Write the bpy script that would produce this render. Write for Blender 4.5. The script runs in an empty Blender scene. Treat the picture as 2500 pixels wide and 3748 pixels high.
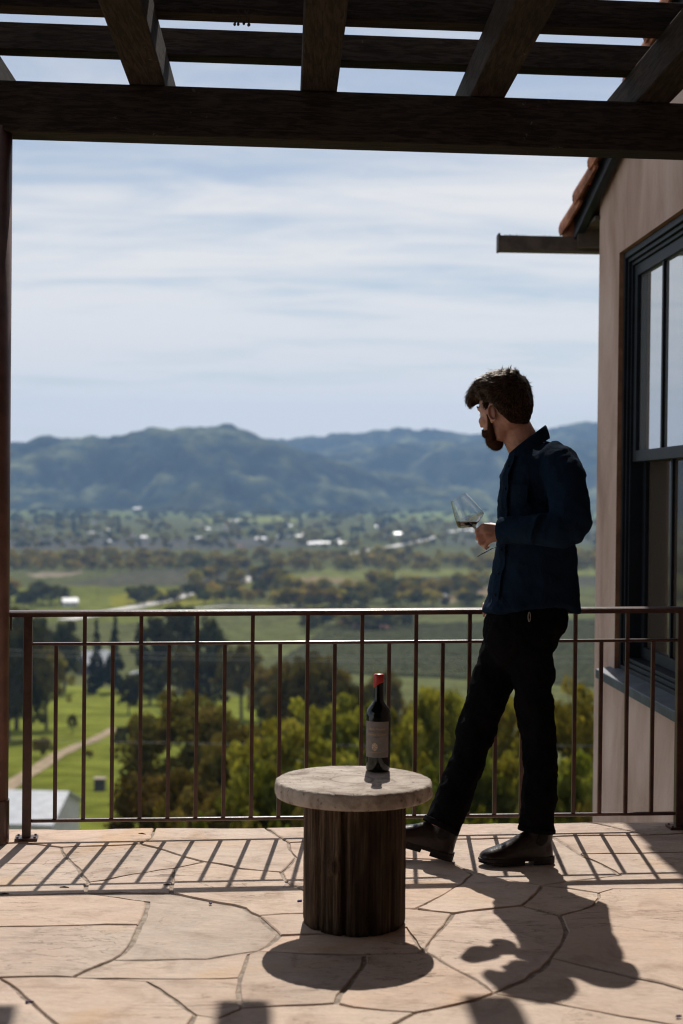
import bpy, bmesh, math, random
import numpy as np
from mathutils import Vector, Matrix, Euler
R = math.radians
random.seed(7)
rng = np.random.default_rng(7)
SC = bpy.context.scene
COL = SC.collection

# ------------------------------------------------------------------ camera, sky, sun, exposure
FPX, CX, CY, S = 5500.0, 1250.0, 1874.0, 1.5944      # focal length in pixels of the 2500x3748 photo
CAM_H = 1.284
cam_d = bpy.data.cameras.new("camera"); cam = bpy.data.objects.new("camera", cam_d); COL.objects.link(cam)
cam_d.sensor_fit = 'VERTICAL'; cam_d.sensor_height = 36.0; cam_d.sensor_width = 24.0
cam_d.lens = FPX / 3748.0 * 36.0
cam_d.clip_start = 0.05; cam_d.clip_end = 40000
CM = Matrix.Translation((0, 0, CAM_H)) @ Matrix.Rotation(R(90 - 0.6146), 4, 'X') @ Matrix.Rotation(0.0105, 4, 'Z')
cam.matrix_world = CM
cam_d.dof.use_dof = True; cam_d.dof.focus_distance = 5.3; cam_d.dof.aperture_fstop = 2.9
SC.camera = cam

SUN_EL, SUN_AZ = R(47.4), R(2.2)                      # azimuth from +Y towards +X
world = bpy.data.worlds.new("World"); SC.world = world; world.use_nodes = True
def build_world():
    nt = world.node_tree; nt.nodes.clear(); N = nt.nodes.new; L = nt.links.new
    out = N('ShaderNodeOutputWorld'); bg = N('ShaderNodeBackground'); sky = N('ShaderNodeTexSky')
    sky.sky_type = 'NISHITA'; sky.sun_disc = False; sky.sun_elevation = SUN_EL; sky.sun_rotation = SUN_AZ
    sky.air_density = 1.0; sky.dust_density = 0.6; sky.ozone_density = 2.0; sky.altitude = 200
    tc = N('ShaderNodeTexCoord'); sep = N('ShaderNodeSeparateXYZ'); L(tc.outputs['Generated'], sep.inputs[0])
    # project the direction on a cloud sheet: (x/(z+k), y/(z+k))
    zk = N('ShaderNodeMath'); zk.operation = 'ADD'; zk.inputs[1].default_value = 0.10; zk.use_clamp = False
    L(sep.outputs[2], zk.inputs[0])
    zm = N('ShaderNodeMath'); zm.operation = 'MAXIMUM'; zm.inputs[1].default_value = 0.05; L(zk.outputs[0], zm.inputs[0])
    dx = N('ShaderNodeMath'); dx.operation = 'DIVIDE'; L(sep.outputs[0], dx.inputs[0]); L(zm.outputs[0], dx.inputs[1])
    dy = N('ShaderNodeMath'); dy.operation = 'DIVIDE'; L(sep.outputs[1], dy.inputs[0]); L(zm.outputs[0], dy.inputs[1])
    cb = N('ShaderNodeCombineXYZ'); L(dx.outputs[0], cb.inputs[0]); L(dy.outputs[0], cb.inputs[1])
    mp = N('ShaderNodeMapping'); mp.inputs['Rotation'].default_value = (0, 0, R(-6)); mp.inputs['Scale'].default_value = (0.55, 1.25, 1)
    mp.inputs['Location'].default_value = (3.1, 1.7, 0)
    L(cb.outputs[0], mp.inputs[0])
    n1 = N('ShaderNodeTexNoise'); n1.inputs['Scale'].default_value = 0.8; n1.inputs['Detail'].default_value = 6
    n1.inputs['Roughness'].default_value = 0.5; n1.inputs['Distortion'].default_value = 1.1; L(mp.outputs[0], n1.inputs['Vector'])
    mp2 = N('ShaderNodeMapping'); mp2.inputs['Rotation'].default_value = (0, 0, R(8)); mp2.inputs['Scale'].default_value = (0.7, 2.2, 1)
    L(cb.outputs[0], mp2.inputs[0])
    n2 = N('ShaderNodeTexNoise'); n2.inputs['Scale'].default_value = 1.3; n2.inputs['Detail'].default_value = 6
    n2.inputs['Roughness'].default_value = 0.6; L(mp2.outputs[0], n2.inputs['Vector'])
    mp3 = N('ShaderNodeMapping'); mp3.inputs['Rotation'].default_value = (0, 0, R(-32)); mp3.inputs['Scale'].default_value = (0.9, 2.2, 1); mp3.inputs['Location'].default_value = (7.3, 2.2, 0)
    L(cb.outputs[0], mp3.inputs[0])
    n3 = N('ShaderNodeTexNoise'); n3.inputs['Scale'].default_value = 2.6; n3.inputs['Detail'].default_value = 10
    n3.inputs['Roughness'].default_value = 0.62; n3.inputs['Distortion'].default_value = 0.9; L(mp3.outputs[0], n3.inputs['Vector'])
    def mul(o, k):
        q = N('ShaderNodeMath'); q.operation = 'MULTIPLY'; q.inputs[1].default_value = k; L(o, q.inputs[0]); return q.outputs[0]
    def add(o, p):
        q = N('ShaderNodeMath'); q.operation = 'ADD'; L(o, q.inputs[0]); L(p, q.inputs[1]); return q.outputs[0]
    nz = add(add(mul(n1.outputs['Fac'], .62), mul(n2.outputs['Fac'], .08)), mul(n3.outputs['Fac'], .30))
    # thicker veil lower down, thinner overhead
    band = N('ShaderNodeMapRange'); band.inputs[1].default_value = 0.02; band.inputs[2].default_value = 0.27
    band.inputs[3].default_value = 0.12; band.inputs[4].default_value = -0.045; L(sep.outputs[2], band.inputs[0])
    rp = N('ShaderNodeMapRange'); rp.interpolation_type = 'SMOOTHSTEP'
    rp.inputs[1].default_value = 0.37; rp.inputs[2].default_value = 0.62; rp.inputs[3].default_value = 0.16; rp.inputs[4].default_value = 0.98
    L(add(nz, band.outputs[0]), rp.inputs[0])
    cl = N('ShaderNodeRGB'); cl.outputs[0].default_value = (9.0, 8.75, 8.5, 1)
    dk = N('ShaderNodeMix'); dk.data_type = 'RGBA'; dk.blend_type = 'MULTIPLY'; dk.inputs[0].default_value = 1.0; L(sky.outputs[0], dk.inputs[6]); dk.inputs[7].default_value = (.84, .79, .75, 1)
    mx = N('ShaderNodeMix'); mx.data_type = 'RGBA'; L(rp.outputs[0], mx.inputs[0]); L(dk.outputs[2], mx.inputs[6]); L(cl.outputs[0], mx.inputs[7])
    L(mx.outputs[2], bg.inputs['Color']); bg.inputs['Strength'].default_value = 0.10
    L(bg.outputs[0], out.inputs['Surface'])
build_world()
sun_d = bpy.data.lights.new("sun", 'SUN'); sun = bpy.data.objects.new("sun", sun_d); COL.objects.link(sun)
sun_d.energy = 4.7; sun_d.angle = R(0.53); sun_d.color = (1.0, 0.94, 0.86)
SUN_DIR = Vector((math.sin(SUN_AZ) * math.cos(SUN_EL), math.cos(SUN_AZ) * math.cos(SUN_EL), math.sin(SUN_EL)))
sun.rotation_euler = SUN_DIR.to_track_quat('Z', 'Y').to_euler()
sun.location = (0, 0, 50)
vs = SC.view_settings
vs.view_transform = 'Standard'; vs.look = 'None'; vs.gamma = 1.0; vs.use_curve_mapping = False; vs.exposure = 0.0
SC.render.engine = 'CYCLES'
cy = SC.cycles
cy.use_denoising = True; cy.max_bounces = 10; cy.transmission_bounces = 10; cy.transparent_max_bounces = 12
cy.diffuse_bounces = 3; cy.glossy_bounces = 4; cy.volume_bounces = 1
cy.sample_clamp_indirect = 8.0; cy.caustics_reflective = False; cy.caustics_refractive = True
cy.blur_glossy = 0.5; cy.filter_width = 1.15

# ------------------------------------------------------------------ helpers
def pix(px, py, d):
    """photo pixel at distance d along the view axis -> world point"""
    return CM @ Vector(((px - CX) / FPX * d, -(py - CY) / FPX * d, -d))
def P(x, y, d):            # the same in 1568-wide display pixels
    return pix(x * S, y * S, d)
def ray(px, py):
    o = CM.translation.copy(); return o, (pix(px, py, 1.0) - o)
def floor_at(px, py, z=0.0):
    o, r = ray(px, py); t = (z - o.z) / r.z; return o + r * t

ORG = {}
def setup(o, label=None, cat=None, group=None, kind=None):
    if label: o['label'] = label
    if cat: o['category'] = cat
    if group: o['group'] = group
    if kind: o['kind'] = kind
    return o
def thing(name, loc, label, cat, group=None):
    o = bpy.data.objects.new(name, None); COL.objects.link(o); o.location = loc
    o.empty_display_size = 0.1
    ORG[o.name] = Vector(loc)
    return setup(o, label, cat, group)

class MB:
    def __init__(s): s.v = []; s.f = []; s.m = []; s.cols = None
    def add(s, vs, fs, mi=0):
        b = len(s.v); s.v += [tuple(v) for v in vs]; s.f += [tuple(i + b for i in f) for f in fs]; s.m += [mi] * len(fs)
        return s
    def box(s, c, size, rz=0.0, rot=None, mi=0, M=None):
        hx, hy, hz = size[0] / 2, size[1] / 2, size[2] / 2
        vs = [Vector((x, y, z)) for x in (-hx, hx) for y in (-hy, hy) for z in (-hz, hz)]
        if M is None:
            M = Matrix.Translation(c) @ (rot.to_matrix().to_4x4() if rot is not None else Matrix.Rotation(rz, 4, 'Z'))
        vs = [M @ v for v in vs]
        return s.add(vs, [(0, 1, 3, 2), (4, 6, 7, 5), (0, 4, 5, 1), (2, 3, 7, 6), (0, 2, 6, 4), (1, 5, 7, 3)], mi)
    def bar(s, a, b, w, h, up=(0, 0, 1), mi=0):
        """rectangular bar from a to b, w across, h along up"""
        a, b = Vector(a), Vector(b); t = (b - a); ln = t.length; t.normalize()
        up = Vector(up); side = t.cross(up).normalized(); up = side.cross(t).normalized()
        vs = []
        for p in (a, b):
            for i, j in ((-1, -1), (1, -1), (1, 1), (-1, 1)):
                vs.append(p + side * (i * w / 2) + up * (j * h / 2))
        return s.add(vs, [(3, 2, 1, 0), (4, 5, 6, 7), (0, 1, 5, 4), (1, 2, 6, 5), (2, 3, 7, 6), (3, 0, 4, 7)], mi)
    def tube(s, pts, radii, n=12, ref=(0, 1, 0), cap=True, mi=0):
        """loft of ellipses; radii: float or (across, along-ref)"""
        pts = [Vector(p) for p in pts]; ref = Vector(ref); rings = []
        for i, p in enumerate(pts):
            t = (pts[min(i + 1, len(pts) - 1)] - pts[max(i - 1, 0)]).normalized()
            r = ref - t * ref.dot(t)
            if r.length < 1e-3: r = Vector((1, 0, 0)) - t * t.x
            r.normalize(); a = t.cross(r)
            q = radii[i]; ra, rb = (q, q) if isinstance(q, (int, float)) else q
            rings.append([p + a * (ra * math.cos(k * 2 * math.pi / n)) + r * (rb * math.sin(k * 2 * math.pi / n)) for k in range(n)])
        return s.loft(rings, cap, mi)
    def loft(s, rings, cap=True, mi=0, closed=True):
        n = len(rings[0]); vs = [v for r in rings for v in r]; fs = []
        for i in range(len(rings) - 1):
            for k in range(n if closed else n - 1):
                a, b = i * n + k, i * n + (k + 1) % n
                fs.append((a, b, b + n, a + n))
        if cap:
            fs.append(tuple(range(n - 1, -1, -1))); fs.append(tuple((len(rings) - 1) * n + k for k in range(n)))
        return s.add(vs, fs, mi)
    def lathe(s, prof, M=Matrix(), n=40, cap=True, mi=0):
        rings = [[M @ Vector((r * math.cos(k * 2 * math.pi / n), r * math.sin(k * 2 * math.pi / n), z)) for k in range(n)] for r, z in prof]
        return s.loft(rings, cap, mi)
    def ell(s, c, rad, rot=None, nu=18, nv=12, mi=0):
        M = Matrix.Translation(c) @ (rot.to_4x4() if rot is not None else Matrix())
        vs = [M @ Vector((0, 0, -rad[2]))]
        for j in range(1, nv):
            th = -math.pi / 2 + math.pi * j / nv
            for i in range(nu):
                ph = 2 * math.pi * i / nu
                vs.append(M @ Vector((rad[0] * math.cos(th) * math.cos(ph), rad[1] * math.cos(th) * math.sin(ph), rad[2] * math.sin(th))))
        vs.append(M @ Vector((0, 0, rad[2]))); fs = []
        for i in range(nu):
            fs.append((0, 1 + (i + 1) % nu, 1 + i))
            fs.append((len(vs) - 1, 1 + (nv - 2) * nu + i, 1 + (nv - 2) * nu + (i + 1) % nu))
        for j in range(nv - 2):
            for i in range(nu):
                a = 1 + j * nu + i; b = 1 + j * nu + (i + 1) % nu
                fs.append((a, b, b + nu, a + nu))
        return s.add(vs, fs, mi)
    def build(s, name, mat, parent=None, smooth=False, bevel=0.0, origin=None, auto=None):
        me = bpy.data.meshes.new(name)
        org = ORG[parent.name] if parent is not None else Vector(origin or (0, 0, 0))
        me.from_pydata([tuple(Vector(v) - org) for v in s.v], [], s.f)
        mats = mat if isinstance(mat, (list, tuple)) else [mat]
        for m in mats: me.materials.append(m)
        if len(mats) > 1: me.polygons.foreach_set('material_index', s.m)
        if smooth: me.polygons.foreach_set('use_smooth', [True] * len(me.polygons))
        me.validate(); me.update()
        o = bpy.data.objects.new(name, me); COL.objects.link(o)
        if parent is not None: o.parent = parent
        else: o.location = org
        ORG[o.name] = org
        if bevel:
            b = o.modifiers.new('bevel', 'BEVEL'); b.width = bevel; b.segments = 2; b.limit_method = 'ANGLE'; b.angle_limit = R(40)
            b.harden_normals = False
        return o
def remesh(o, voxel, smooth_it=4, fac=0.5):
    m = o.modifiers.new('remesh', 'REMESH'); m.mode = 'VOXEL'; m.voxel_size = voxel; m.use_smooth_shade = True
    if smooth_it:
        q = o.modifiers.new('smooth', 'SMOOTH'); q.iterations = smooth_it; q.factor = fac
    return o
def bake(o):
    """replace the mesh by its evaluated copy"""
    dg = bpy.context.evaluated_depsgraph_get(); dg.update()
    me = bpy.data.meshes.new_from_object(o.evaluated_get(dg)); o.modifiers.clear(); o.data = me
    me.polygons.foreach_set('use_smooth', [True] * len(me.polygons))
    return o
def copy_tree(o, parent=None):
    c = o.copy(); COL.objects.link(c)
    if parent is not None: c.parent = parent
    ORG[c.name] = ORG.get(o.name, Vector())
    for ch in list(o.children): copy_tree(ch, c)
    return c

# value noise (numpy)
def _hash(ix, iy, seed):
    h = (ix.astype(np.int64) * 374761393 + iy.astype(np.int64) * 668265263 + seed * 1442695041) & 0xffffffff
    h = ((h ^ (h >> 13)) * 1274126177) & 0xffffffff
    return ((h ^ (h >> 16)) & 0xffffff) / float(0xffffff)
def vnoise(x, y, seed=0):
    x = np.asarray(x, float); y = np.asarray(y, float)
    ix, iy = np.floor(x), np.floor(y); fx, fy = x - ix, y - iy
    fx = fx * fx * (3 - 2 * fx); fy = fy * fy * (3 - 2 * fy)
    a, b = _hash(ix, iy, seed), _hash(ix + 1, iy, seed); c, d = _hash(ix, iy + 1, seed), _hash(ix + 1, iy + 1, seed)
    return (a + (b - a) * fx) * (1 - fy) + (c + (d - c) * fx) * fy
def fbm(x, y, seed=0, oct=4):
    t = 0; a = 0.5; n = 0
    for i in range(oct):
        t = t + a * vnoise(x * 2 ** i, y * 2 ** i, seed + i * 17); n += a; a *= 0.5
    return t / n

# ------------------------------------------------------------------ materials
MATS = {}
class NT:
    def __init__(s, name):
        s.m = bpy.data.materials.new(name); s.m.use_nodes = True; s.t = s.m.node_tree; s.t.nodes.clear()
        s.out = s.n('ShaderNodeOutputMaterial'); s.b = s.n('ShaderNodeBsdfPrincipled'); s.l(s.b.outputs[0], s.out.inputs[0])
        MATS[name] = s.m
    def n(s, t, **kw):
        q = s.t.nodes.new(t)
        for k, v in kw.items(): setattr(q, k, v)
        return q
    def l(s, a, b): s.t.links.new(a, b)
    def set(s, **kw):
        for k, v in kw.items():
            k = k.replace('_', ' ')
            s.b.inputs[k].default_value = (*v, 1) if isinstance(v, tuple) and len(v) == 3 else v
        return s
    def coord(s, scale=(1, 1, 1), kind='Object', rot=(0, 0, 0)):
        tc = s.n('ShaderNodeTexCoord'); mp = s.n('ShaderNodeMapping'); mp.inputs['Scale'].default_value = scale; mp.inputs['Rotation'].default_value = rot
        s.l(tc.outputs[kind], mp.inputs[0]); return mp.outputs[0]
    def noise(s, vec, scale, detail=4, rough=0.55, dist=0.0):
        q = s.n('ShaderNodeTexNoise'); q.inputs['Scale'].default_value = scale; q.inputs['Detail'].default_value = detail
        q.inputs['Roughness'].default_value = rough; q.inputs['Distortion'].default_value = dist
        if vec is not None: s.l(vec, q.inputs['Vector'])
        mr = s.n('ShaderNodeMapRange'); mr.inputs[1].default_value = .30; mr.inputs[2].default_value = .70; s.l(q.outputs['Fac'], mr.inputs[0])
        return mr.outputs[0]
    def ramp(s, fac, stops, interp='LINEAR'):
        q = s.n('ShaderNodeValToRGB'); e = q.color_ramp.elements; q.color_ramp.interpolation = interp
        while len(e) < len(stops): e.new(0.5)
        for i, (p, c) in enumerate(stops):
            e[i].position = p; e[i].color = (*c, 1) if len(c) == 3 else c
        s.l(fac, q.inputs[0]); return q.outputs[0]
    def mix(s, fac, a, b, mode='MIX'):
        q = s.n('ShaderNodeMix', data_type='RGBA', blend_type=mode)
        for i, v in ((0, fac), (6, a), (7, b)):
            if hasattr(v, 'links'): s.l(v, q.inputs[i])
            else: q.inputs[i].default_value = v if i == 0 else (*v, 1)
        return q.outputs[2]
    def math(s, op, a, b=0.0):
        q = s.n('ShaderNodeMath', operation=op)
        for i, v in ((0, a), (1, b)):
            if hasattr(v, 'links'): s.l(v, q.inputs[i])
            else: q.inputs[i].default_value = v
        return q.outputs[0]
    def col(s, c): s.l(c, s.b.inputs['Base Color']); return s
    def bump(s, h, strength=0.3, dist=0.01, prev=None):
        q = s.n('ShaderNodeBump'); q.inputs['Strength'].default_value = strength; q.inputs['Distance'].default_value = dist
        s.l(h, q.inputs['Height'])
        if prev is not None: s.l(prev, q.inputs['Normal'])
        s.l(q.outputs[0], s.b.inputs['Normal']); return q.outputs[0]
    def attr(s, name): 
        q = s.n('ShaderNodeAttribute'); q.attribute_name = name; return q.outputs['Color']

def wood(name, axis_scale, dark, light, rough=0.85, bs=0.6, spots=None, nscale=6.0):
    t = NT(name); v = t.coord(axis_scale)
    g = t.noise(v, nscale, 8, 0.65, 0.6); f = t.noise(t.coord((1, 1, 1)), 3.0, 5, 0.6)
    c = t.ramp(g, [(0.3, dark), (0.7, light)])
    c = t.mix(t.math('MULTIPLY', f, 0.5), c, tuple(x * 0.45 for x in dark))
    if spots:
        sp = t.ramp(t.noise(t.coord((1, 1, 1)), 38, 3, 0.7), [(0.86, (0, 0, 0)), (0.95, (.5, .5, .5))])
        zone = t.ramp(t.noise(t.coord((1, 1, 1)), 2.2, 2, 0.5), [(0.6, (0, 0, 0)), (0.8, (1, 1, 1))])
        c = t.mix(t.math('MULTIPLY', sp, zone), c, spots)
    t.col(c); t.set(Roughness=rough); t.b.inputs['Specular IOR Level'].default_value = 0.2
    t.bump(g, bs, 0.006)
    return t.m
def paint(name, c, rough=0.5, var=0.15, nscale=8.0, bs=0.0, metallic=0.0, spec=0.4):
    t = NT(name); v = t.coord()
    f = t.noise(v, nscale, 5, 0.6)
    a = tuple(max(0, x * (1 - var)) for x in c); b = tuple(min(1, x * (1 + var)) for x in c)
    t.col(t.ramp(f, [(0.3, a), (0.7, b)])); t.set(Roughness=rough, Metallic=metallic); t.b.inputs['Specular IOR Level'].default_value = spec
    if bs: t.bump(t.noise(v, nscale * 6, 4, 0.6), bs, 0.004)
    return t.m

M_BEAM = wood('weathered dark timber', (1.2, 14, 14), (0.022, 0.014, 0.010), (0.055, 0.038, 0.028), spots=(0.16, 0.15, 0.13))
M_RAFTER = wood('weathered dark rafter timber', (14, 1.2, 14), (0.026, 0.016, 0.011), (0.06, 0.040, 0.029), spots=(0.14, 0.13, 0.11))
M_IRON = paint('bronze painted steel', (0.075, 0.032, 0.025), 0.30, 0.25, 14, 0.05, 0.0, 0.5)
M_PIPE = paint('rust brown painted pipe', (0.13, 0.06, 0.045), 0.45, 0.2, 9, 0.05)
M_DARKPAINT = paint('slate blue black paint', (0.008, 0.011, 0.016), 0.5, 0.2, 9, 0.03, 0.0, 0.2)
M_SILL = paint('slate blue sill paint', (0.055, 0.068, 0.088), 0.55, 0.25, 7, 0.1)
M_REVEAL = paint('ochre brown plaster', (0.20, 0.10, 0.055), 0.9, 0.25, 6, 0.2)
M_GUTTER = paint('dull brown gutter metal', (0.055, 0.040, 0.030), 0.6, 0.3, 12, 0.1)
M_MOSS = paint('dry moss', (0.07, 0.07, 0.035), 1.0, 0.5, 40)

def m_stucco():
    t = NT('pink beige stucco'); v = t.coord()
    big = t.noise(t.coord((1, 1, 0.45)), 2.2, 6, 0.6, 0.6); fine = t.noise(v, 45, 5, 0.6)
    c = t.ramp(big, [(0.05, (0.36, 0.24, 0.195)), (0.5, (0.50, 0.36, 0.305)), (0.95, (0.60, 0.46, 0.405))])
    st = t.noise(t.coord((2.6, 2.6, 0.5)), 1.4, 5, 0.6, 0.6)
    c = t.mix(t.ramp(st, [(0.5, (0, 0, 0)), (0.95, (0.30, 0.30, 0.30))]), c, (0.36, 0.235, 0.17))
    t.col(c); t.set(Roughness=0.92); t.b.inputs['Specular IOR Level'].default_value = 0.15
    b = t.bump(t.noise(v, 9, 5, 0.6), 0.25, 0.03); t.bump(fine, 0.35, 0.004, b)
    return t.m
M_STUCCO = m_stucco()
def m_flag():
    t = NT('sandstone flag'); v = t.coord()
    tint = t.attr('tint'); mott = t.noise(v, 6.5, 6, 0.62, 0.8)
    n = t.noise(v, 2.3, 7, 0.6, 0.6); fine = t.noise(v, 55, 5, 0.65)
    c = t.mix(t.ramp(n, [(0.2, (0, 0, 0)), (0.9, (0.5, 0.5, 0.5))]), tint, (0.56, 0.475, 0.40))
    c = t.mix(1.0, c, t.ramp(mott, [(0.0, (0.74, 0.70, 0.66)), (0.45, (1.0, 1.0, 1.0)), (1.0, (1.10, 1.09, 1.06))]), 'MULTIPLY')
    och = t.ramp(t.noise(v, 1.7, 4, 0.5, 1.0), [(0.70, (0, 0, 0)), (0.98, (0.5, 0.5, 0.5))])
    c = t.mix(och, c, (0.55, 0.34, 0.17))
    rust = t.math('MULTIPLY', t.ramp(t.noise(v, 24, 4, 0.6), [(0.74, (0, 0, 0)), (0.86, (1, 1, 1))]),
                  t.ramp(t.noise(v, 1.15, 2, 0.5), [(0.86, (0, 0, 0)), (0.97, (0.6, 0.6, 0.6))]))
    c = t.mix(rust, c, (0.40, 0.16, 0.06))
    gr = t.ramp(fine, [(0.0, (0.93, 0.93, 0.93)), (1.0, (1.06, 1.06, 1.06))])
    c = t.mix(1.0, c, gr, 'MULTIPLY')
    # thin cleaved ledges: stepped noise
    led = t.noise(t.coord((0.75, 2.3, 1)), 1.7, 8, 0.58, 0.7)
    q = t.n('ShaderNodeMath', operation='MULTIPLY'); t.l(led, q.inputs[0]); q.inputs[1].default_value = 5.0
    fl = t.math('FLOOR', q.outputs[0]); fr = t.math('SUBTRACT', q.outputs[0], fl)
    edge = t.ramp(fr, [(0.0, (1, 1, 1)), (0.05, (.75, .75, .75)), (0.13, (0, 0, 0))])
    zone = t.ramp(t.noise(v, 1.9, 3, 0.5), [(0.45, (0, 0, 0)), (0.7, (1, 1, 1))])
    crack = t.math('MULTIPLY', edge, zone)
    c = t.mix(t.math('MULTIPLY', crack, 0.72), c, (0.17, 0.115, 0.08))
    t.col(c); t.set(Roughness=0.8); t.b.inputs['Specular IOR Level'].default_value = 0.25
    st = t.math('ADD', t.math('MULTIPLY', fl, 0.10), 0.0)
    h = t.math('MULTIPLY', st, zone)
    b = t.bump(h, 0.9, 0.03); b = t.bump(t.noise(t.coord((1, 2.2, 1)), 8, 7, 0.62), 0.28, 0.014, b); t.bump(fine, 0.18, 0.003, b)
    return t.m
M_FLAG = m_flag()
M_MORTAR = paint('sandy mortar', (0.34, 0.275, 0.22), 0.95, 0.25, 30, 0.5)

# ------------------------------------------------------------------ terrace floor (flagstones, one sheet)
def uv(u, v): return floor_at(u / 1.2544, 2950 + v / 1.2544)
STONES = [
 [(-400,112),(725,103),(652,172),(300,190),(75,165),(-400,182)], [(-400,182),(75,165),(300,190),(320,265),(-400,248)],
 [(-400,248),(320,265),(400,345),(378,405),(-400,414)], [(300,190),(652,172),(925,260),(800,288),(600,310),(400,345),(320,265)],
 [(400,345),(600,310),(800,288),(790,370),(800,405),(378,405)],
 [(725,103),(1235,98),(1340,165),(1365,232),(1290,300),(1100,290),(925,260),(652,172)],
 [(800,288),(925,260),(1100,290),(1290,300),(1330,350),(1408,395),(1420,490),(1210,505),(1130,470),(950,430),(800,405),(790,370)],
 [(1235,98),(2100,85),(2068,150),(1340,165)], [(2100,85),(2700,76),(2958,130),(2538,140),(2068,150)], [(2700,76),(3700,64),(3700,108),(2958,130)],
 [(-400,414),(378,405),(680,440),(650,545),(-400,557)], [(-400,557),(650,545),(610,625),(510,705),(340,795),(-400,795)],
 [(378,405),(800,405),(950,430),(1130,470),(1210,505),(1290,595),(1190,665),(950,705),(510,705),(610,625),(650,545),(680,440)],
 [(510,705),(950,705),(1190,665),(1140,682),(1118,785),(340,795)],
 [(340,795),(1118,785),(1125,932),(1000,975),(900,960),(840,925),(670,805)],
 [(0,795),(340,795),(670,805),(840,925),(900,960),(860,1030),(310,1030),(100,885)], [(-500,795),(0,795),(100,885),(310,1030),(200,1200),(-600,1200)],
 [(1190,665),(1700,685),(1590,835),(1572,916),(1125,932),(1118,785),(1140,682)],
 [(1700,685),(1953,674),(2258,852),(2188,880),(1908,948),(1643,930),(1572,916),(1590,835)],
 [(1290,595),(1500,590),(1868,565),(1953,674),(1700,685),(1190,665)],
 [(1210,505),(1420,490),(1866,473),(2068,498),(2033,550),(1953,674),(1868,565),(1500,590),(1290,595)],
 [(860,1030),(900,960),(1000,975),(1125,932),(1572,916),(1643,930),(1908,948),(1790,1000),(1650,1200),(700,1200)],
 [(1908,948),(2188,880),(2258,852),(2518,890),(2858,960),(3136,1010),(3700,1110),(3700,1250),(1650,1200),(1790,1000)],
 [(2068,498),(2258,470),(2408,455),(2568,504),(2588,580),(2553,690),(2408,790),(2258,852),(1953,674),(2033,550)],
 [(2408,455),(2483,362),(2608,378),(2740,402),(2698,460),(2568,504)],
 [(2740,402),(2818,380),(3700,366),(3700,905),(3136,845),(2918,795),(2553,690),(2588,580),(2568,504),(2698,460)],
 [(2258,852),(2408,790),(2553,690),(2918,795),(3136,845),(3700,905),(3700,1110),(3136,1010),(2858,960),(2518,890)],
 [(1913,473),(2108,360),(2158,312),(2483,362),(2408,455),(2258,470),(2068,498)],
 [(1420,490),(1408,395),(1770,240),(2048,240),(2058,258),(2158,312),(2108,360),(1913,473)],
 [(1340,165),(2068,150),(2048,240),(1770,240),(1408,395),(1330,350),(1290,300),(1365,232)],
 [(2068,150),(2538,140),(2678,215),(2838,318),(2483,362),(2158,312),(2058,258),(2048,240)],
 [(2538,140),(2958,130),(3700,108),(3700,215),(2678,215)], [(2678,215),(3700,215),(3700,366),(2818,380),(2740,402),(2608,378),(2483,362),(2838,318)],
]
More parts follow.
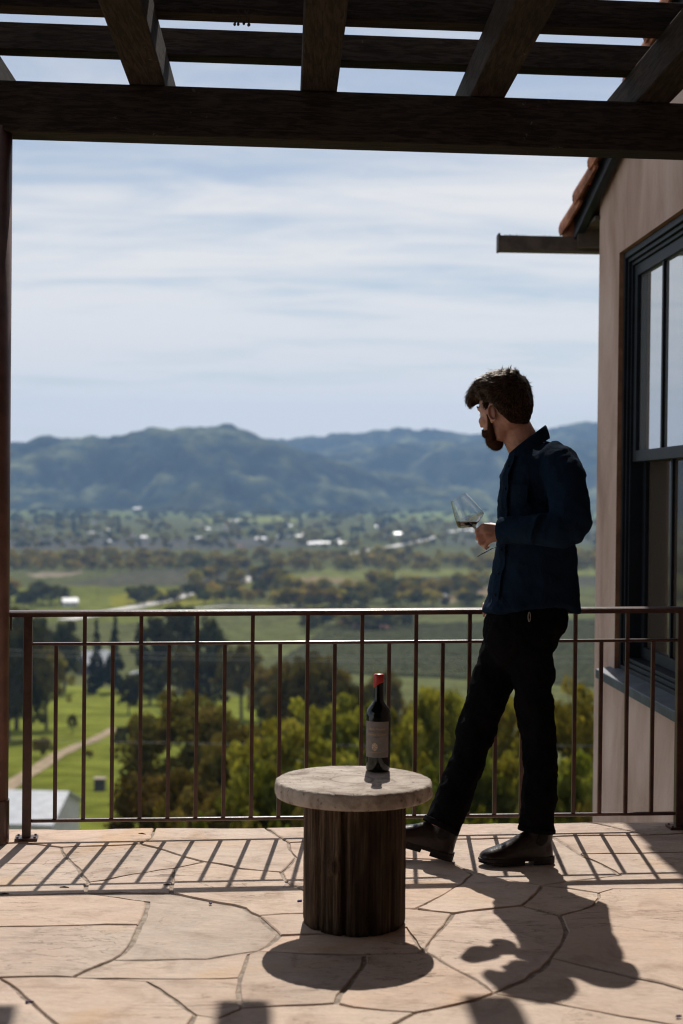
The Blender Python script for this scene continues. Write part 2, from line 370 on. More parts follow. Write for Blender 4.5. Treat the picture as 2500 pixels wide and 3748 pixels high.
def build_floor():
    me = bpy.data.meshes.new('terrace_floor'); bm = bmesh.new(); lay = bm.loops.layers.float_color.new('tint')
    rnd = random.Random(3)
    polys = [[uv(*p) for p in s] for s in STONES]
    # loose flags on the part of the terrace outside the picture
    xs = np.arange(-4.2, 4.6, 0.62); ys = np.arange(-1.4, 3.3, 0.55)
    jit = {}
    def gp(i, j):
        if (i, j) not in jit: jit[(i, j)] = Vector((xs[i] + rnd.uniform(-.17, .17), ys[j] + rnd.uniform(-.15, .15), 0))
        return jit[(i, j)]
    for i in range(len(xs) - 1):
        for j in range(len(ys) - 1):
            polys.append([gp(i, j), gp(i + 1, j), gp(i + 1, j + 1), gp(i, j + 1)])
    for i in range(4):
        polys.append([Vector((-4.2, 3.3 + .6 * i, 0)), Vector((-2.0, 3.3 + .6 * i, 0)), Vector((-2.05, 3.9 + .6 * i, 0)), Vector((-4.2, 3.9 + .6 * i, 0))])
    base_cols = [(0.52, 0.40, 0.32), (0.555, 0.435, 0.35), (0.58, 0.45, 0.355), (0.50, 0.40, 0.33), (0.56, 0.42, 0.33), (0.54, 0.42, 0.345)]
    for k, pl in enumerate(polys):
        c = sum(pl, Vector()) / len(pl)
        # resample the outline so that the rough edge can wander
        pts = []
        for a, b in zip(pl, pl[1:] + pl[:1]):
            n = max(1, int((b - a).length / 0.05))
            for q in range(n):
                e = a + (b - a) * (q / n)          # the same wander on both sides of a joint
                pts.append(e + Vector((float(fbm(e.x * 5 + 11, e.y * 5 + 3, 201, 3)) - .5, float(fbm(e.x * 5 + 31, e.y * 5 + 13, 202, 3)) - .5, 0)) * .055)
        area = sum((pts[i].x * pts[(i + 1) % len(pts)].y - pts[(i + 1) % len(pts)].x * pts[i].y) for i in range(len(pts)))
        if area < 0: pts.reverse()
        z0 = rnd.uniform(-0.0018, 0.0018); ins = []
        for i, p in enumerate(pts):
            t = (pts[(i + 1) % len(pts)] - pts[i - 1]).normalized(); nrm = Vector((-t.y, t.x, 0))
            w = 0.0025 + 0.0060 * float(vnoise(p.x * 5, p.y * 5, 5))
            w += 0.005 * (float(vnoise(p.x * 23, p.y * 23, 9)) - 0.5)
            ins.append(p + nrm * max(0.0015, w))
        tint = base_cols[k % len(base_cols)] if k >= len(STONES) else rnd.choice(base_cols)
        q_ = rnd.uniform(0.88, 1.10); tint = (tint[0] * q_, tint[1] * q_ * .975, tint[2] * q_ * .95)
        top = [bm.verts.new((p.x, p.y, z0 - 0.003)) for p in ins]
        cc = [bm.verts.new((p.x + (c.x - p.x) * 0.012, p.y + (c.y - p.y) * 0.012, z0)) for p in ins]
        bot = [bm.verts.new((p.x, p.y, -0.05)) for p in ins]
        n = len(top); fs = []
        for i in range(n):
            j = (i + 1) % n
            fs.append(bm.faces.new((bot[i], bot[j], top[j], top[i]))); fs.append(bm.faces.new((top[i], top[j], cc[j], cc[i])))
        try: fs.append(bm.faces.new(cc))
        except ValueError: pass
        for f in fs:
            for lp in f.loops: lp[lay] = (*tint, 1)
    bm.normal_update(); bm.to_mesh(me); bm.free()
    me.materials.append(M_FLAG); me.materials.append(M_MORTAR)
    o = bpy.data.objects.new('terrace_floor', me); COL.objects.link(o); o['kind'] = 'structure'
    # mortar bed and slab
    a, b = floor_at(-400 / 1.2544, 2950 + 118 / 1.2544), floor_at(3700 / 1.2544, 2950 + 70 / 1.2544)
    mb = MB()
    vs = [Vector((-4.4, -1.6, -.0046)), Vector((4.6, -1.6, -.0046)), Vector((b.x + 2, b.y + .25, -.0046)), Vector((b.x, b.y - .035, -.0046)), Vector((a.x, a.y - .035, -.0046)), Vector((-4.4, a.y - .3, -.0046))]
    n = len(vs); mb.add(vs + [v - Vector((0, 0, .55)) for v in vs], [tuple(range(n)), tuple(range(2 * n - 1, n - 1, -1))] + [(i + n, (i + 1) % n + n, (i + 1) % n, i) for i in range(n)])
    s = mb.build('terrace_slab', M_MORTAR); s['kind'] = 'structure'
build_floor()

# ------------------------------------------------------------------ pergola
ROOTS = {}
def build_pergola():
    L0 = pix(20, 478, 5.42); R0 = pix(2500, 555, 5.64)
    zb = (L0.z + R0.z) / 2; zt = zb + 0.182
    a = Vector((L0.x, L0.y, 0)); t = Vector((R0.x - L0.x, R0.y - L0.y, 0)).normalized(); nrm = Vector((-t.y, t.x, 0))
    pg = thing('pergola', (a.x, a.y, 0), 'dark weathered timber pergola of crossed rafters overhead, carried by a brown steel pipe post', 'pergola')
    mid = lambda s, off, z: Vector((a.x, a.y, 0)) + t * s + nrm * off + Vector((0, 0, z))
    MB().bar(mid(-2.6, .072, (zb + zt) / 2), mid(5.6, .072, (zb + zt) / 2), .143, zt - zb).build('beam', M_BEAM, pg, bevel=.006)
    # rafters, square to the beam, with tails beyond it
    rd = Vector((-math.sin(R(2.2)), math.cos(R(2.2)), 0)); rw, rh = .132, .145
    xm = pix(1177, 330, 5.45)
    s0 = (Vector((xm.x, xm.y, 0)) - a).dot(t)
    for k in range(-3, 5):
        p = mid(s0 + .628 * k, .07, zt + rh / 2)
        m = MB().bar(p - rd * 6.9, p + rd * 0.66, rw, rh - .002)
        for i in (6, 7): m.v[i] = tuple(Vector(m.v[i]) + rd * .22)          # raked tail ends
        m.build('rafter', M_RAFTER, pg, bevel=.006)
    # purlins on top of the rafters
    z2 = zt + rh
    for i, off in enumerate([.165, -.335, -.83, -1.33, -1.83, -2.4, -3.0, -3.6, -4.2, -4.8, -5.4]):
        e = 3.05 if i == 0 else 4.2
        if i > 1: e = 4.4
        MB().bar(mid(-2.6, off, z2 + .051), mid(e, off, z2 + .051), .095, .1).build('purlin', M_BEAM, pg, bevel=.004)
    # unseen roof added behind and above the camera to block overhead skylight
    MB().box(None, (9.4, 6.6, .03), M=Matrix.Translation(mid(1.5, -.52 - 3.3, z2 + .118)) @ Matrix.Rotation(math.atan2(t.y, t.x), 4, 'Z')).build('unseen_shade_roof', M_BEAM, pg)
    # steel pipe post at the left
    pe = pix(43, 700, 5.47); pb = floor_at(16, 3078)
    r = .06
    top = Vector((pe.x - r, pe.y, zb + .02)); bot = Vector((pe.x - r, pb.y - .02, -.004))
    po = MB().tube([bot, top], [r, r], 32).build('post', M_PIPE, pg, smooth=True)
    MB().tube([bot, bot + Vector((0, 0, .16))], [r + .004, r + .004], 32).build('post_shoe', M_IRON, pg, smooth=False)
    # a second post, outside the picture on the right
    ROOTS['pergola'] = pg
    # dry tendril caught on the second purlin
    q = pix(885, 58, 5.05); mb = MB(); rr = random.Random(5)
    for i in range(5):
        b0 = q + Vector((rr.uniform(-.03, .03), 0, .02)); pts = [b0]
        for j in range(4): pts.append(pts[-1] + Vector((rr.uniform(-.008, .008), rr.uniform(-.005, .005), -.012)))
        mb.tube(pts, [.0016] * 5, 5)
        mb.ell(pts[-1], (.005, .003, .006), nu=6, nv=5)
    setup(mb.build('dried_tendril', paint('dry brown tendril', (.04, .025, .015), 0.9), origin=q), 'dry brown tendril hanging from the topmost visible pergola timber', 'plant debris')
build_pergola()

# ------------------------------------------------------------------ railing
PL = floor_at(97, 3074); PR = floor_at(2483, 3033)
RL = Vector((PL.x, PL.y, 0)); RR = Vector((PR.x, PR.y, 0)); RT = (RR - RL).normalized(); RN = Vector((-RT.y, RT.x, 0)); RLEN = (RR - RL).length
def zr(px, py, xs):       # height on the railing plane
    for it in range(1):
        o, r = ray(px, py); n = RN; t = (RL - o).dot(n) / r.dot(n); return (o + r * t)
def build_railing():
    rl = thing('balcony_railing', tuple(RL), 'bronze painted steel railing with slim upright bars along the terrace edge', 'railing')
    zA, zB = zr(100, 2233, 0).z, zr(2483, 2219, 0).z
    at = lambda s, z: RL + RT * s + Vector((0, 0, z))
    hA = lambda s: zA + (zB - zA) * s / RLEN
    tA, tB = zr(150, 2352, 0).z, zr(2400, 2337, 0).z
    bA, bB = zr(150, 2997, 0).z, zr(2400, 2972, 0).z
    # moulded cap rail: flat top with a lip over a channel
    def caprail(s0, s1):
        mb = MB()
        prof = [(-.021, -.0245), (-.021, -.0125), (-.0265, -.0115), (-.0275, -.0085), (-.0262, -.0062), (-.0238, -.0054), (-.0228, -.0064), (-.021, -.0042), (-.017, -.0022), (-.010, -.0007), (0, 0), (.010, -.0007), (.018, -.003), (.025, -.007), (.0275, -.009), (.0265, -.0115), (.021, -.0125), (.021, -.0245)]
        mb.loft([[at(q, hA(q) + z) + RN * w for w, z in prof] for q in (s0, s1)], True)
        return mb
    caprail(-.074, RLEN + .20).build('top_rail', M_IRON, rl)
    mz = lambda s: tA + (tB - tA) * s / RLEN - .006
    bz = lambda s: bA + (bB - bA) * s / RLEN - .0065
    MB().bar(at(.0155, mz(.03)), at(RLEN - .0155, mz(RLEN - .03)), .016, .0125).build('middle_rail', M_IRON, rl, bevel=.004)
    MB().bar(at(.0155, bz(.03)), at(RLEN - .0155, bz(RLEN - .03)), .018, .0135).build('bottom_rail', M_IRON, rl, bevel=.0045)
    for s in (0, RLEN):
        po = MB().bar(at(s, .006), at(s, hA(s) - .0242), .032, .032, up=RN).build('post', M_IRON, rl, bevel=.003)
        pl = MB().bar(at(s, .0), at(s, .012), .082, .066, up=RN)
        for i in (-1, 1):
            for j in (-1, 1):
                pl.tube([at(s, .012) + RT * .031 * i + RN * .023 * j, at(s, .017) + RT * .031 * i + RN * .023 * j], [.005, .004], 6)
        pl.build('base_plate', M_IRON, po)
    # balusters: full and short ones alternate
    xs_full = [308, 509, 710, 910, 1110, 1311, 1508, 1706, 1903, 2098, 2293]
    xs = [zr(px, 2600, 0) for px in xs_full]
    sf = [(p - RL).dot(RT) for p in xs]
    step = (sf[-1] - sf[0]) / 10; f0 = sf[0]
    k = -1
    i = -1
    while True:
        s = f0 + step * i / 2
        if s > RLEN - .04: break
        full = (i % 2 == 0)
        if s > .06:
            zt = hA(s) - .0242 if full else mz(s) - .006
            w = .0145
            MB().bar(at(s, bz(s) + .0066), at(s, zt), w, w, up=RN).build('baluster', M_IRON, rl, bevel=.0015)
        i += 1
    # little bracket to the pipe post
    b = at(-.062, hA(0) - .025)
    MB().bar(b, b - Vector((0, 0, .045)), .007, .02, up=RN).tube([b - Vector((0, 0, .045)) - RN * .0, b - Vector((0, 0, .052))], [.006, .003], 8).build('bracket', M_IRON, rl)
    ROOTS['railing'] = rl
build_railing()

# ------------------------------------------------------------------ house
HX0, HK, YC = 1.742, -.0455, 8.1           # wall line x = HX0 + HK*y, far corner at YC
hx = lambda y: HX0 + HK * y
WDIR = Vector((HK, 1, 0)).normalized(); WOUT = Vector((-1, HK, 0)).normalized()      # outward normal of the visible wall
M_GLASSP = NT('dark window glass').set(Base_Color=(0.50, 0.53, 0.56), Metallic=0.75, Roughness=0.012).m
MATS['dark window glass'].node_tree.nodes['Principled BSDF'].inputs['Specular IOR Level'].default_value = 0.75
M_SCREEN = NT('screened window glass').set(Base_Color=(0.16, 0.125, 0.10), Metallic=0.6, Roughness=0.05).m
def m_tile():
    t = NT('terracotta'); v = t.coord()
    t.col(t.ramp(t.noise(v, 7, 6, 0.65), [(0.3, (0.20, 0.07, 0.035)), (0.5, (0.36, 0.135, 0.07)), (0.75, (0.48, 0.21, 0.12))]))
    t.set(Roughness=0.8); t.bump(t.noise(v, 50, 4), 0.4, 0.004); return t.m
M_TILE = m_tile()
def build_house():
    hs = thing('house', (hx(YC), YC, 0), 'pink stucco house end with clay tile roof edge and tall dark framed window', 'house')
    y1, y2 = 7.63, 5.75; zs, zh = .41, 2.53; SW = .035        # opening
    zsol = -2.6; ridge_y = 3.6; pitch = math.tan(R(15))
    ztop = lambda y: 2.91 + (YC - y) * pitch if y > ridge_y else 2.91 + (YC - ridge_y) * pitch - (ridge_y - y) * pitch
    T = .30
    W = lambda y, z, d=0.0: Vector((hx(y), y, z)) - WOUT * d          # d metres into the house
    mb = MB()
    # front skin of the wall, split round the opening, with its reveal
    def quad(*p): mb.add(list(p), [(0, 1, 2, 3)])
    ys = [YC, y1, y2, ridge_y, 0, -1.6]
    # strips top/bottom
    quad(W(YC, zsol), W(y1, zsol), W(y1, ztop(y1)), W(YC, ztop(YC)))
    quad(W(y1, zsol), W(y2, zsol), W(y2, zs), W(y1, zs))
    quad(W(y1, zh), W(y2, zh), W(y2, ztop(y2)), W(y1, ztop(y1)))
    quad(W(y2, zsol), W(ridge_y, zsol), W(ridge_y, ztop(ridge_y)), W(y2, ztop(y2)))
    quad(W(ridge_y, zsol), W(-1.6, zsol), W(-1.6, ztop(-1.6)), W(ridge_y, ztop(ridge_y)))
    # end wall facing the valley, unseen back wall added behind the terrace, dark to cut bounce
    e = Vector((6.5, 0.25, 0))
    quad(W(YC, zsol) + e, W(YC, zsol), W(YC, ztop(YC)), W(YC, ztop(YC)) + e)
    b0 = Vector((hx(-1.6), -1.6, 0)); b1 = Vector((-6.5, -1.6, 0))
    MB().add([b0 + Vector((0, 0, zsol)), b1 + Vector((0, 0, zsol)), b1 + Vector((0, 0, 3.4)), b0 + Vector((0, 0, 3.4))], [(0, 1, 2, 3)]).build('unseen_dark_wall', M_BEAM, hs)
    wall = mb.build('wall', M_STUCCO, hs)
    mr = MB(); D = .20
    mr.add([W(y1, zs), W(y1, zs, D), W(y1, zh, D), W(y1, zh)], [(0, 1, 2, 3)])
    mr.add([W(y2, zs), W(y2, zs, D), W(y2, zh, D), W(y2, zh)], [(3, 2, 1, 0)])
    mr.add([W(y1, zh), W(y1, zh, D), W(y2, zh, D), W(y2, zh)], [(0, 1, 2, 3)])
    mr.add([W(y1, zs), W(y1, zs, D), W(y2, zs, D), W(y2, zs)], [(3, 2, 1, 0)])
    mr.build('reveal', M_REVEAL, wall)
    # window: stepped frame, two sashes
    wn = MB()
    def ring(d0, d1, in0, in1, mbx, ya=y1, yb=y2, za=zs, zb_=zh, bot=True):
        """rectangular frame from depth d0..d1 between insets in0 (outer) and in1 (inner)"""
        def post(yo, yi):
            c = [W(yo, 0, d0), W(yi, 0, d0), W(yi, 0, d1), W(yo, 0, d1)]
            v = [p + Vector((0, 0, za + in0)) for p in c] + [p + Vector((0, 0, zb_ - in0)) for p in c]
            mbx.add(v, [(0, 1, 5, 4), (1, 2, 6, 5), (2, 3, 7, 6), (3, 0, 4, 7), (4, 5, 6, 7), (3, 2, 1, 0)])
        post(ya - in0, ya - in1); post(yb + in1, yb + in0)
        def rail(zo, zi):
            yA, yB = ya - in1, yb + in1
            v = [W(y, z, d) for y in (yA, yB) for z, d in ((zo, d0), (zi, d0), (zi, d1), (zo, d1))]
            mbx.add(v, [(0, 1, 2, 3), (7, 6, 5, 4), (0, 4, 5, 1), (1, 5, 6, 2), (2, 6, 7, 3), (3, 7, 4, 0)])
        rail(zb_ - in1, zb_ - in0)
        if bot: rail(za + in0, za + in1)
    f = MB(); ring(.022, .16, .004, .035, f); ring(.036, .16, .037, .056, f); ring(.05, .17, .058, .075, f)
    wo = f.build('window', M_DARKPAINT, hs, bevel=.002)
    zm = 1.50
    st = 0.055
    def sash(d, za, zb_, names):
        s_ = MB(); ring(d, d + .045, 0, st, s_, y1 - .077, y2 + .077, za, zb_)
        for ym in (7.03, 6.5):
            c = [W(ym + .013, za + st, d + .006), W(ym - .013, za + st, d + .006), W(ym - .013, za + st, d + .038), W(ym + .013, za + st, d + .038)]
            up = Vector((0, 0, zb_ - za - 2 * st)); v = c + [p + up for p in c]
            s_.add(v, [(0, 1, 5, 4), (1, 2, 6, 5), (2, 3, 7, 6), (3, 0, 4, 7)])
        so = s_.build('sash', M_DARKPAINT, wo, bevel=.002)
        pn = MB(); q = d + .02
        yA, yB = y1 - .077 - st, y2 + .077 + st
        v = [W(yA, za + st, q), W(yB, za + st, q), W(yB, zb_ - st, q), W(yA, zb_ - st, q)]
        v += [p - WOUT * .005 for p in v]
        pn.add(v, [(0, 1, 2, 3), (7, 6, 5, 4), (0, 4, 5, 1), (1, 5, 6, 2), (2, 6, 7, 3), (3, 7, 4, 0)])
        pn.build('pane', M_GLASSP if names == 'u' else M_SCREEN, wo)
    sash(.062, zm - .03, zh - .077, 'u'); sash(.115, zs + .077, zm + .03, 'l')
    sl = MB(); a0, a1 = y1 + .10, y2 - .1
    v = [W(y, z, d) for y in (a0, a1) for z, d in ((zs - .048, -.075), (zs - .002, -.075), (zs + .02, .05), (zs - .048, .05))]
    sl.add(v, [(0, 1, 2, 3), (7, 6, 5, 4), (0, 4, 5, 1), (1, 5, 6, 2), (2, 6, 7, 3), (3, 7, 4, 0)])
    sl.build('sill', M_SILL, wo, bevel=.004)
    # roof: slab, dark barge board, clay barrel tiles along the rake
    oh = .055; ye = 8.46
    zr_ = lambda y: ztop(y) + .0 if y <= YC else ztop(YC) - (y - YC) * pitch
    rf = MB()
    for (ya, yb) in ((ye, ridge_y), (ridge_y, -2.0)):
        v = []
        for y in (ya, yb):
            for x in (hx(y) - oh, 9.0):
                for dz in (-.02, .05): v.append(Vector((x, y, zr_(y) + dz)))
        rf.add(v, [(0, 1, 3, 2), (4, 6, 7, 5), (0, 2, 6, 4), (1, 5, 7, 3), (0, 4, 5, 1), (2, 3, 7, 6)])
    roof = rf.build('roof', M_REVEAL, hs)
    bb = MB()
    for (ya, yb) in ((ye, ridge_y), (ridge_y, -2.0)):
        v = [Vector((hx(y) - x, y, zr_(y) + z)) for y in (ya, yb) for x, z in ((oh - .03, -.075), (oh + .012, -.075), (oh + .012, .03), (oh - .03, .03))]
        bb.add(v, [(3, 2, 1, 0), (4, 5, 6, 7), (0, 1, 5, 4), (1, 2, 6, 5), (2, 3, 7, 6), (3, 0, 4, 7)])
    bb.build('barge_board', M_DARKPAINT, roof, bevel=.003)
    fb = MB(); fb.box(Vector((hx(ye) - oh + 3.3, ye - .06, zr_(ye) - .055)), (6.6, .03, .15)); fb.box(Vector((hx(ye) - oh + 3.32, ye - .22, zr_(ye) - .02)), (6.55, .30, .02)); fb.build('eave_board', M_GUTTER, roof)
    sl_ = Vector((HK, 1, -pitch)).normalized()
    def barrel(p0, ln, r0, r1, lift0, lift1, mat=M_TILE):
        m = MB(); up = Vector((0, pitch, 1)).normalized(); sd = sl_.cross(up).normalized(); rings = []
        for k, (tt, rr, lf) in enumerate(((0, r0, lift0), (1, r1, lift1))):
            c = p0 + sl_ * (ln * tt) + up * lf
            A = [-.42 + (math.pi + .84) * i / 14 for i in range(15)]
            rings.append([c + sd * (rr * math.cos(t)) + up * (rr * math.sin(t)) for t in A] + [c + sd * ((rr - .018) * math.cos(t)) + up * ((rr - .018) * math.sin(t)) for t in reversed(A)])
        m.loft(rings, True); o = m.build('roof_tile', mat, roof, smooth=False); return o
    L = .40
    for row in range(7):
        xoff = -oh + .012 + row * .26
        for i in range(13 if row < 2 else 8):
            y = ye + .07 - (i + 1) * L * sl_.y
            if y < ridge_y: break
            p0 = Vector((hx(y) + xoff + (.012 if row == 0 else 0), y, zr_(y) + (.012 if row == 0 else .05)))
            barrel(p0, L + .07, .078, .098, .0, .028)
            if i == 0:
                up = Vector((0, pitch, 1)).normalized(); sd = sl_.cross(up).normalized(); c = p0 + up * .0 - sl_ * .0 + sl_ * (-.02)
                q = p0 - sl_ * 0 ; e_ = p0 + Vector((0, 0, 0))
                pm = MB(); cc = p0 + (-sl_) * 0 + sl_ * (-.0); end = p0 - sl_ * 0
                low_ = p0 if sl_.y < 0 else p0 + sl_ * (L + .05)
                pm.ell(low_ + up * .02, (.085, .05, .085)); pm.build('roof_tile', M_TILE, roof, smooth=True)
    # open gutter along the eave, running out past the rake
    gx0 = pix(1829, 880, 8.47).x; gz = pix(1829, 918, 8.47).z; gy = 8.50
    g = MB(); prof = [(-.05, .082), (-.05, .0), (.05, 0), (.05, .082), (.044, .082), (.044, .006), (-.044, .006), (-.044, .082)]
    rings = [[Vector((x, gy + a + (x - gx0) * .05, gz + b)) for a, b in prof] for x in (gx0, 8.0)]
    g.loft(rings, True)
    # returned lip of the end cap
    g.box(Vector((gx0 - .006, gy, gz + .045)), (.012, .106, .096))
    gt = g.build('gutter', M_GUTTER, hs)
    ms = MB(); rr = random.Random(2)
    for i in range(260):
        x = gx0 + .03 + rr.random() ** 1.6 * .42; y = gy + (x - gx0) * .05 + rr.uniform(-.04, .04)
        b = Vector((x, y, gz + .075)); h = rr.uniform(.008, .022) * (1 if x < gx0 + .14 or rr.random() < .3 else .5); dx = rr.uniform(-.01, .01)
        ms.add([b + Vector((-.003, 0, 0)), b + Vector((.003, 0, 0)), b + Vector((dx, rr.uniform(-.008, .008), h))], [(0, 1, 2)])
    ms.box(Vector((gx0 + .25, gy + .012, gz + .07)), (.46, .08, .012))
    ms.build('moss', M_MOSS, gt)
build_house()

# ------------------------------------------------------------------ table: stone disc on a log
def m_stone_top():
    t = NT('weathered stone top'); v = t.coord()
    n = t.noise(v, 9, 7, 0.65, 0.8); st = t.noise(t.coord((1.2, 5, 1)), 7, 6, 0.6, 0.5)
    c = t.ramp(n, [(0.1, (0.25, 0.20, 0.165)), (0.45, (0.46, 0.39, 0.33)), (0.85, (0.60, 0.53, 0.46))])
    c = t.mix(t.ramp(st, [(0.55, (0, 0, 0)), (0.95, (0.6, 0.6, 0.6))]), c, (0.24, 0.18, 0.14))
    sp = t.ramp(t.noise(v, 60, 3, 0.6), [(0.80, (0, 0, 0)), (0.92, (0.7, 0.7, 0.7))])
    c = t.mix(sp, c, (0.12, 0.065, 0.05))
    # worn ring where a bowl used to stand
    g = t.n('ShaderNodeTexCoord'); mp = t.n('ShaderNodeMapping'); t.l(g.outputs['Object'], mp.inputs[0]); mp.inputs['Location'].default_value = (0.002, 0.0, 0)
    sx = t.n('ShaderNodeSeparateXYZ'); t.l(mp.outputs[0], sx.inputs[0])
    r2 = t.math('SQRT', t.math('ADD', t.math('MULTIPLY', sx.outputs[0], sx.outputs[0]), t.math('MULTIPLY', sx.outputs[1], sx.outputs[1])))
    r2 = t.math('ADD', r2, t.math('MULTIPLY', t.math('SUBTRACT', n, 0.5), 0.02))
    inside = t.ramp(r2, [(0.0, (0.55, 0.55, 0.55)), (0.058, (0.55, 0.55, 0.55)), (0.062, (0, 0, 0))])
    ringm = t.ramp(r2, [(0.055, (0, 0, 0)), (0.062, (0.75, 0.75, 0.75)), (0.070, (0, 0, 0))])
    top = t.ramp(sx.outputs[2], [(0.9, (0, 0, 0)), (0.95, (1, 1, 1))]) if False else None
    c = t.mix(inside, c, (0.58, 0.50, 0.43)); c = t.mix(ringm, c, (0.17, 0.12, 0.09))
    t.col(c); t.set(Roughness=0.85); t.b.inputs['Specular IOR Level'].default_value = 0.25
    b = t.bump(n, 0.3, 0.012); t.bump(t.noise(v, 70, 5, 0.7), 0.5, 0.004, b)
    return t.m
def m_log():
    t = NT('weathered log'); v = t.coord((20, 20, 0.8))
    g = t.noise(v, 3.2, 9, 0.68, 0.35); big = t.noise(t.coord((3, 3, 0.9)), 1.6, 4, 0.6)
    c = t.ramp(g, [(0.12, (0.012, 0.008, 0.005)), (0.42, (0.085, 0.055, 0.035)), (0.68, (0.19, 0.13, 0.083)), (0.95, (0.33, 0.245, 0.17))])
    c = t.mix(t.ramp(big, [(0.35, (0, 0, 0)), (0.85, (0.85, 0.85, 0.85))]), c, (0.030, 0.018, 0.011))
    t.col(c); t.set(Roughness=0.9); t.b.inputs['Specular IOR Level'].default_value = 0.15
    b = t.bump(g, 0.9, 0.015); t.bump(t.noise(t.coord((22, 22, 0.8)), 3, 6, 0.6), 0.5, 0.006, b); return t.m
TC = pix(1295, 2852, 4.52); TOPZ = TC.z
TBL = None
def build_table():
    global TBL
    tb = thing('side_table', (TC.x, TC.y, 0), 'low round side table with a rough stone disc top on a dark weathered log stump', 'table'); TBL = tb
    n = 120; Rr = .236; th = .072; rnd = random.Random(4)
    prof = [(0.0, 0), (.3, 0), (.6, 0), (.85, 0), (.965, -.0005), (.985, -.003), (.996, -.008), (1.003, -.017), (1.004, -.031), (1.0, -.042), (.99, -.047), (.97, -.0496), (.5, -.050)]
    rings = []
    for pr, z in prof[1:]:
        ring = []
        for k in range(n):
            a = 2 * math.pi * k / n; cx, sy = math.cos(a), math.sin(a)
            w = 1 + .010 * (float(fbm(cx * 2.5 + 9, sy * 2.5 + 4, 3)) - .5) * 2 + (.016 * (float(vnoise(cx * 22 + 40, sy * 22 + z * 90 + 40, 8)) - .5) if pr > .97 else 0)
            dz = (.006 * (float(vnoise(cx * 26 + 20, sy * 26 + 20, 6)) - .5) if .97 < pr and z > -.03 else 0)
            ring.append(Vector((TC.x + Rr * pr * w * cx, TC.y + Rr * pr * w * sy, TOPZ + z + dz)))
        rings.append(ring)
    mb = MB(); mb.loft(rings, True)
    o = mb.build('tabletop', m_stone_top(), tb, smooth=True)
    # log: vertical flutes, a long check (crack), a knot
    n = 96; Rl = .1505; rings = []
    H = TOPZ - .0502
    for j in range(25):
        z = H * j / 24; ring = []
        for k in range(n):
            a = 2 * math.pi * k / n; cx, sy = math.cos(a), math.sin(a)
            r = Rl * (1 + .085 * (float(fbm(cx * 3 + 5, sy * 3 + z * .8, 11, 3)) - .5) + .022 * (float(vnoise(cx * 9 + 31, sy * 9 + z * 4 + 17, 12)) - .5) + .012 * (float(fbm(cx * 24 + 31, sy * 24 + z * 6 + 17, 14, 3)) - .5))
            for a0, dp, wd in ((-1.78 + .03 * math.sin(z * 9), .022, .035), (-1.25 + .05 * math.sin(z * 5), .011, .025), (-2.4 + .04 * math.sin(z * 7 + 1), .012, .03), (-.7, .009, .025), (-2.05 + .03 * math.sin(z * 6), .007, .02)):
                r -= dp * math.exp(-((a + math.pi) % (2 * math.pi) - math.pi - a0) ** 2 / wd ** 2)
            kk = ((a + math.pi) % (2 * math.pi) - math.pi + 2.02) ** 2 / .02 + (z - .20) ** 2 / .0006
            r += .012 * math.exp(-kk)
            if j == 0: r *= .985
            ring.append(Vector((TC.x + .004 + r * cx, TC.y + r * sy, z)))
        rings.append(ring)
    MB().loft(rings, True).build('log_base', m_log(), tb, smooth=True)
build_table()

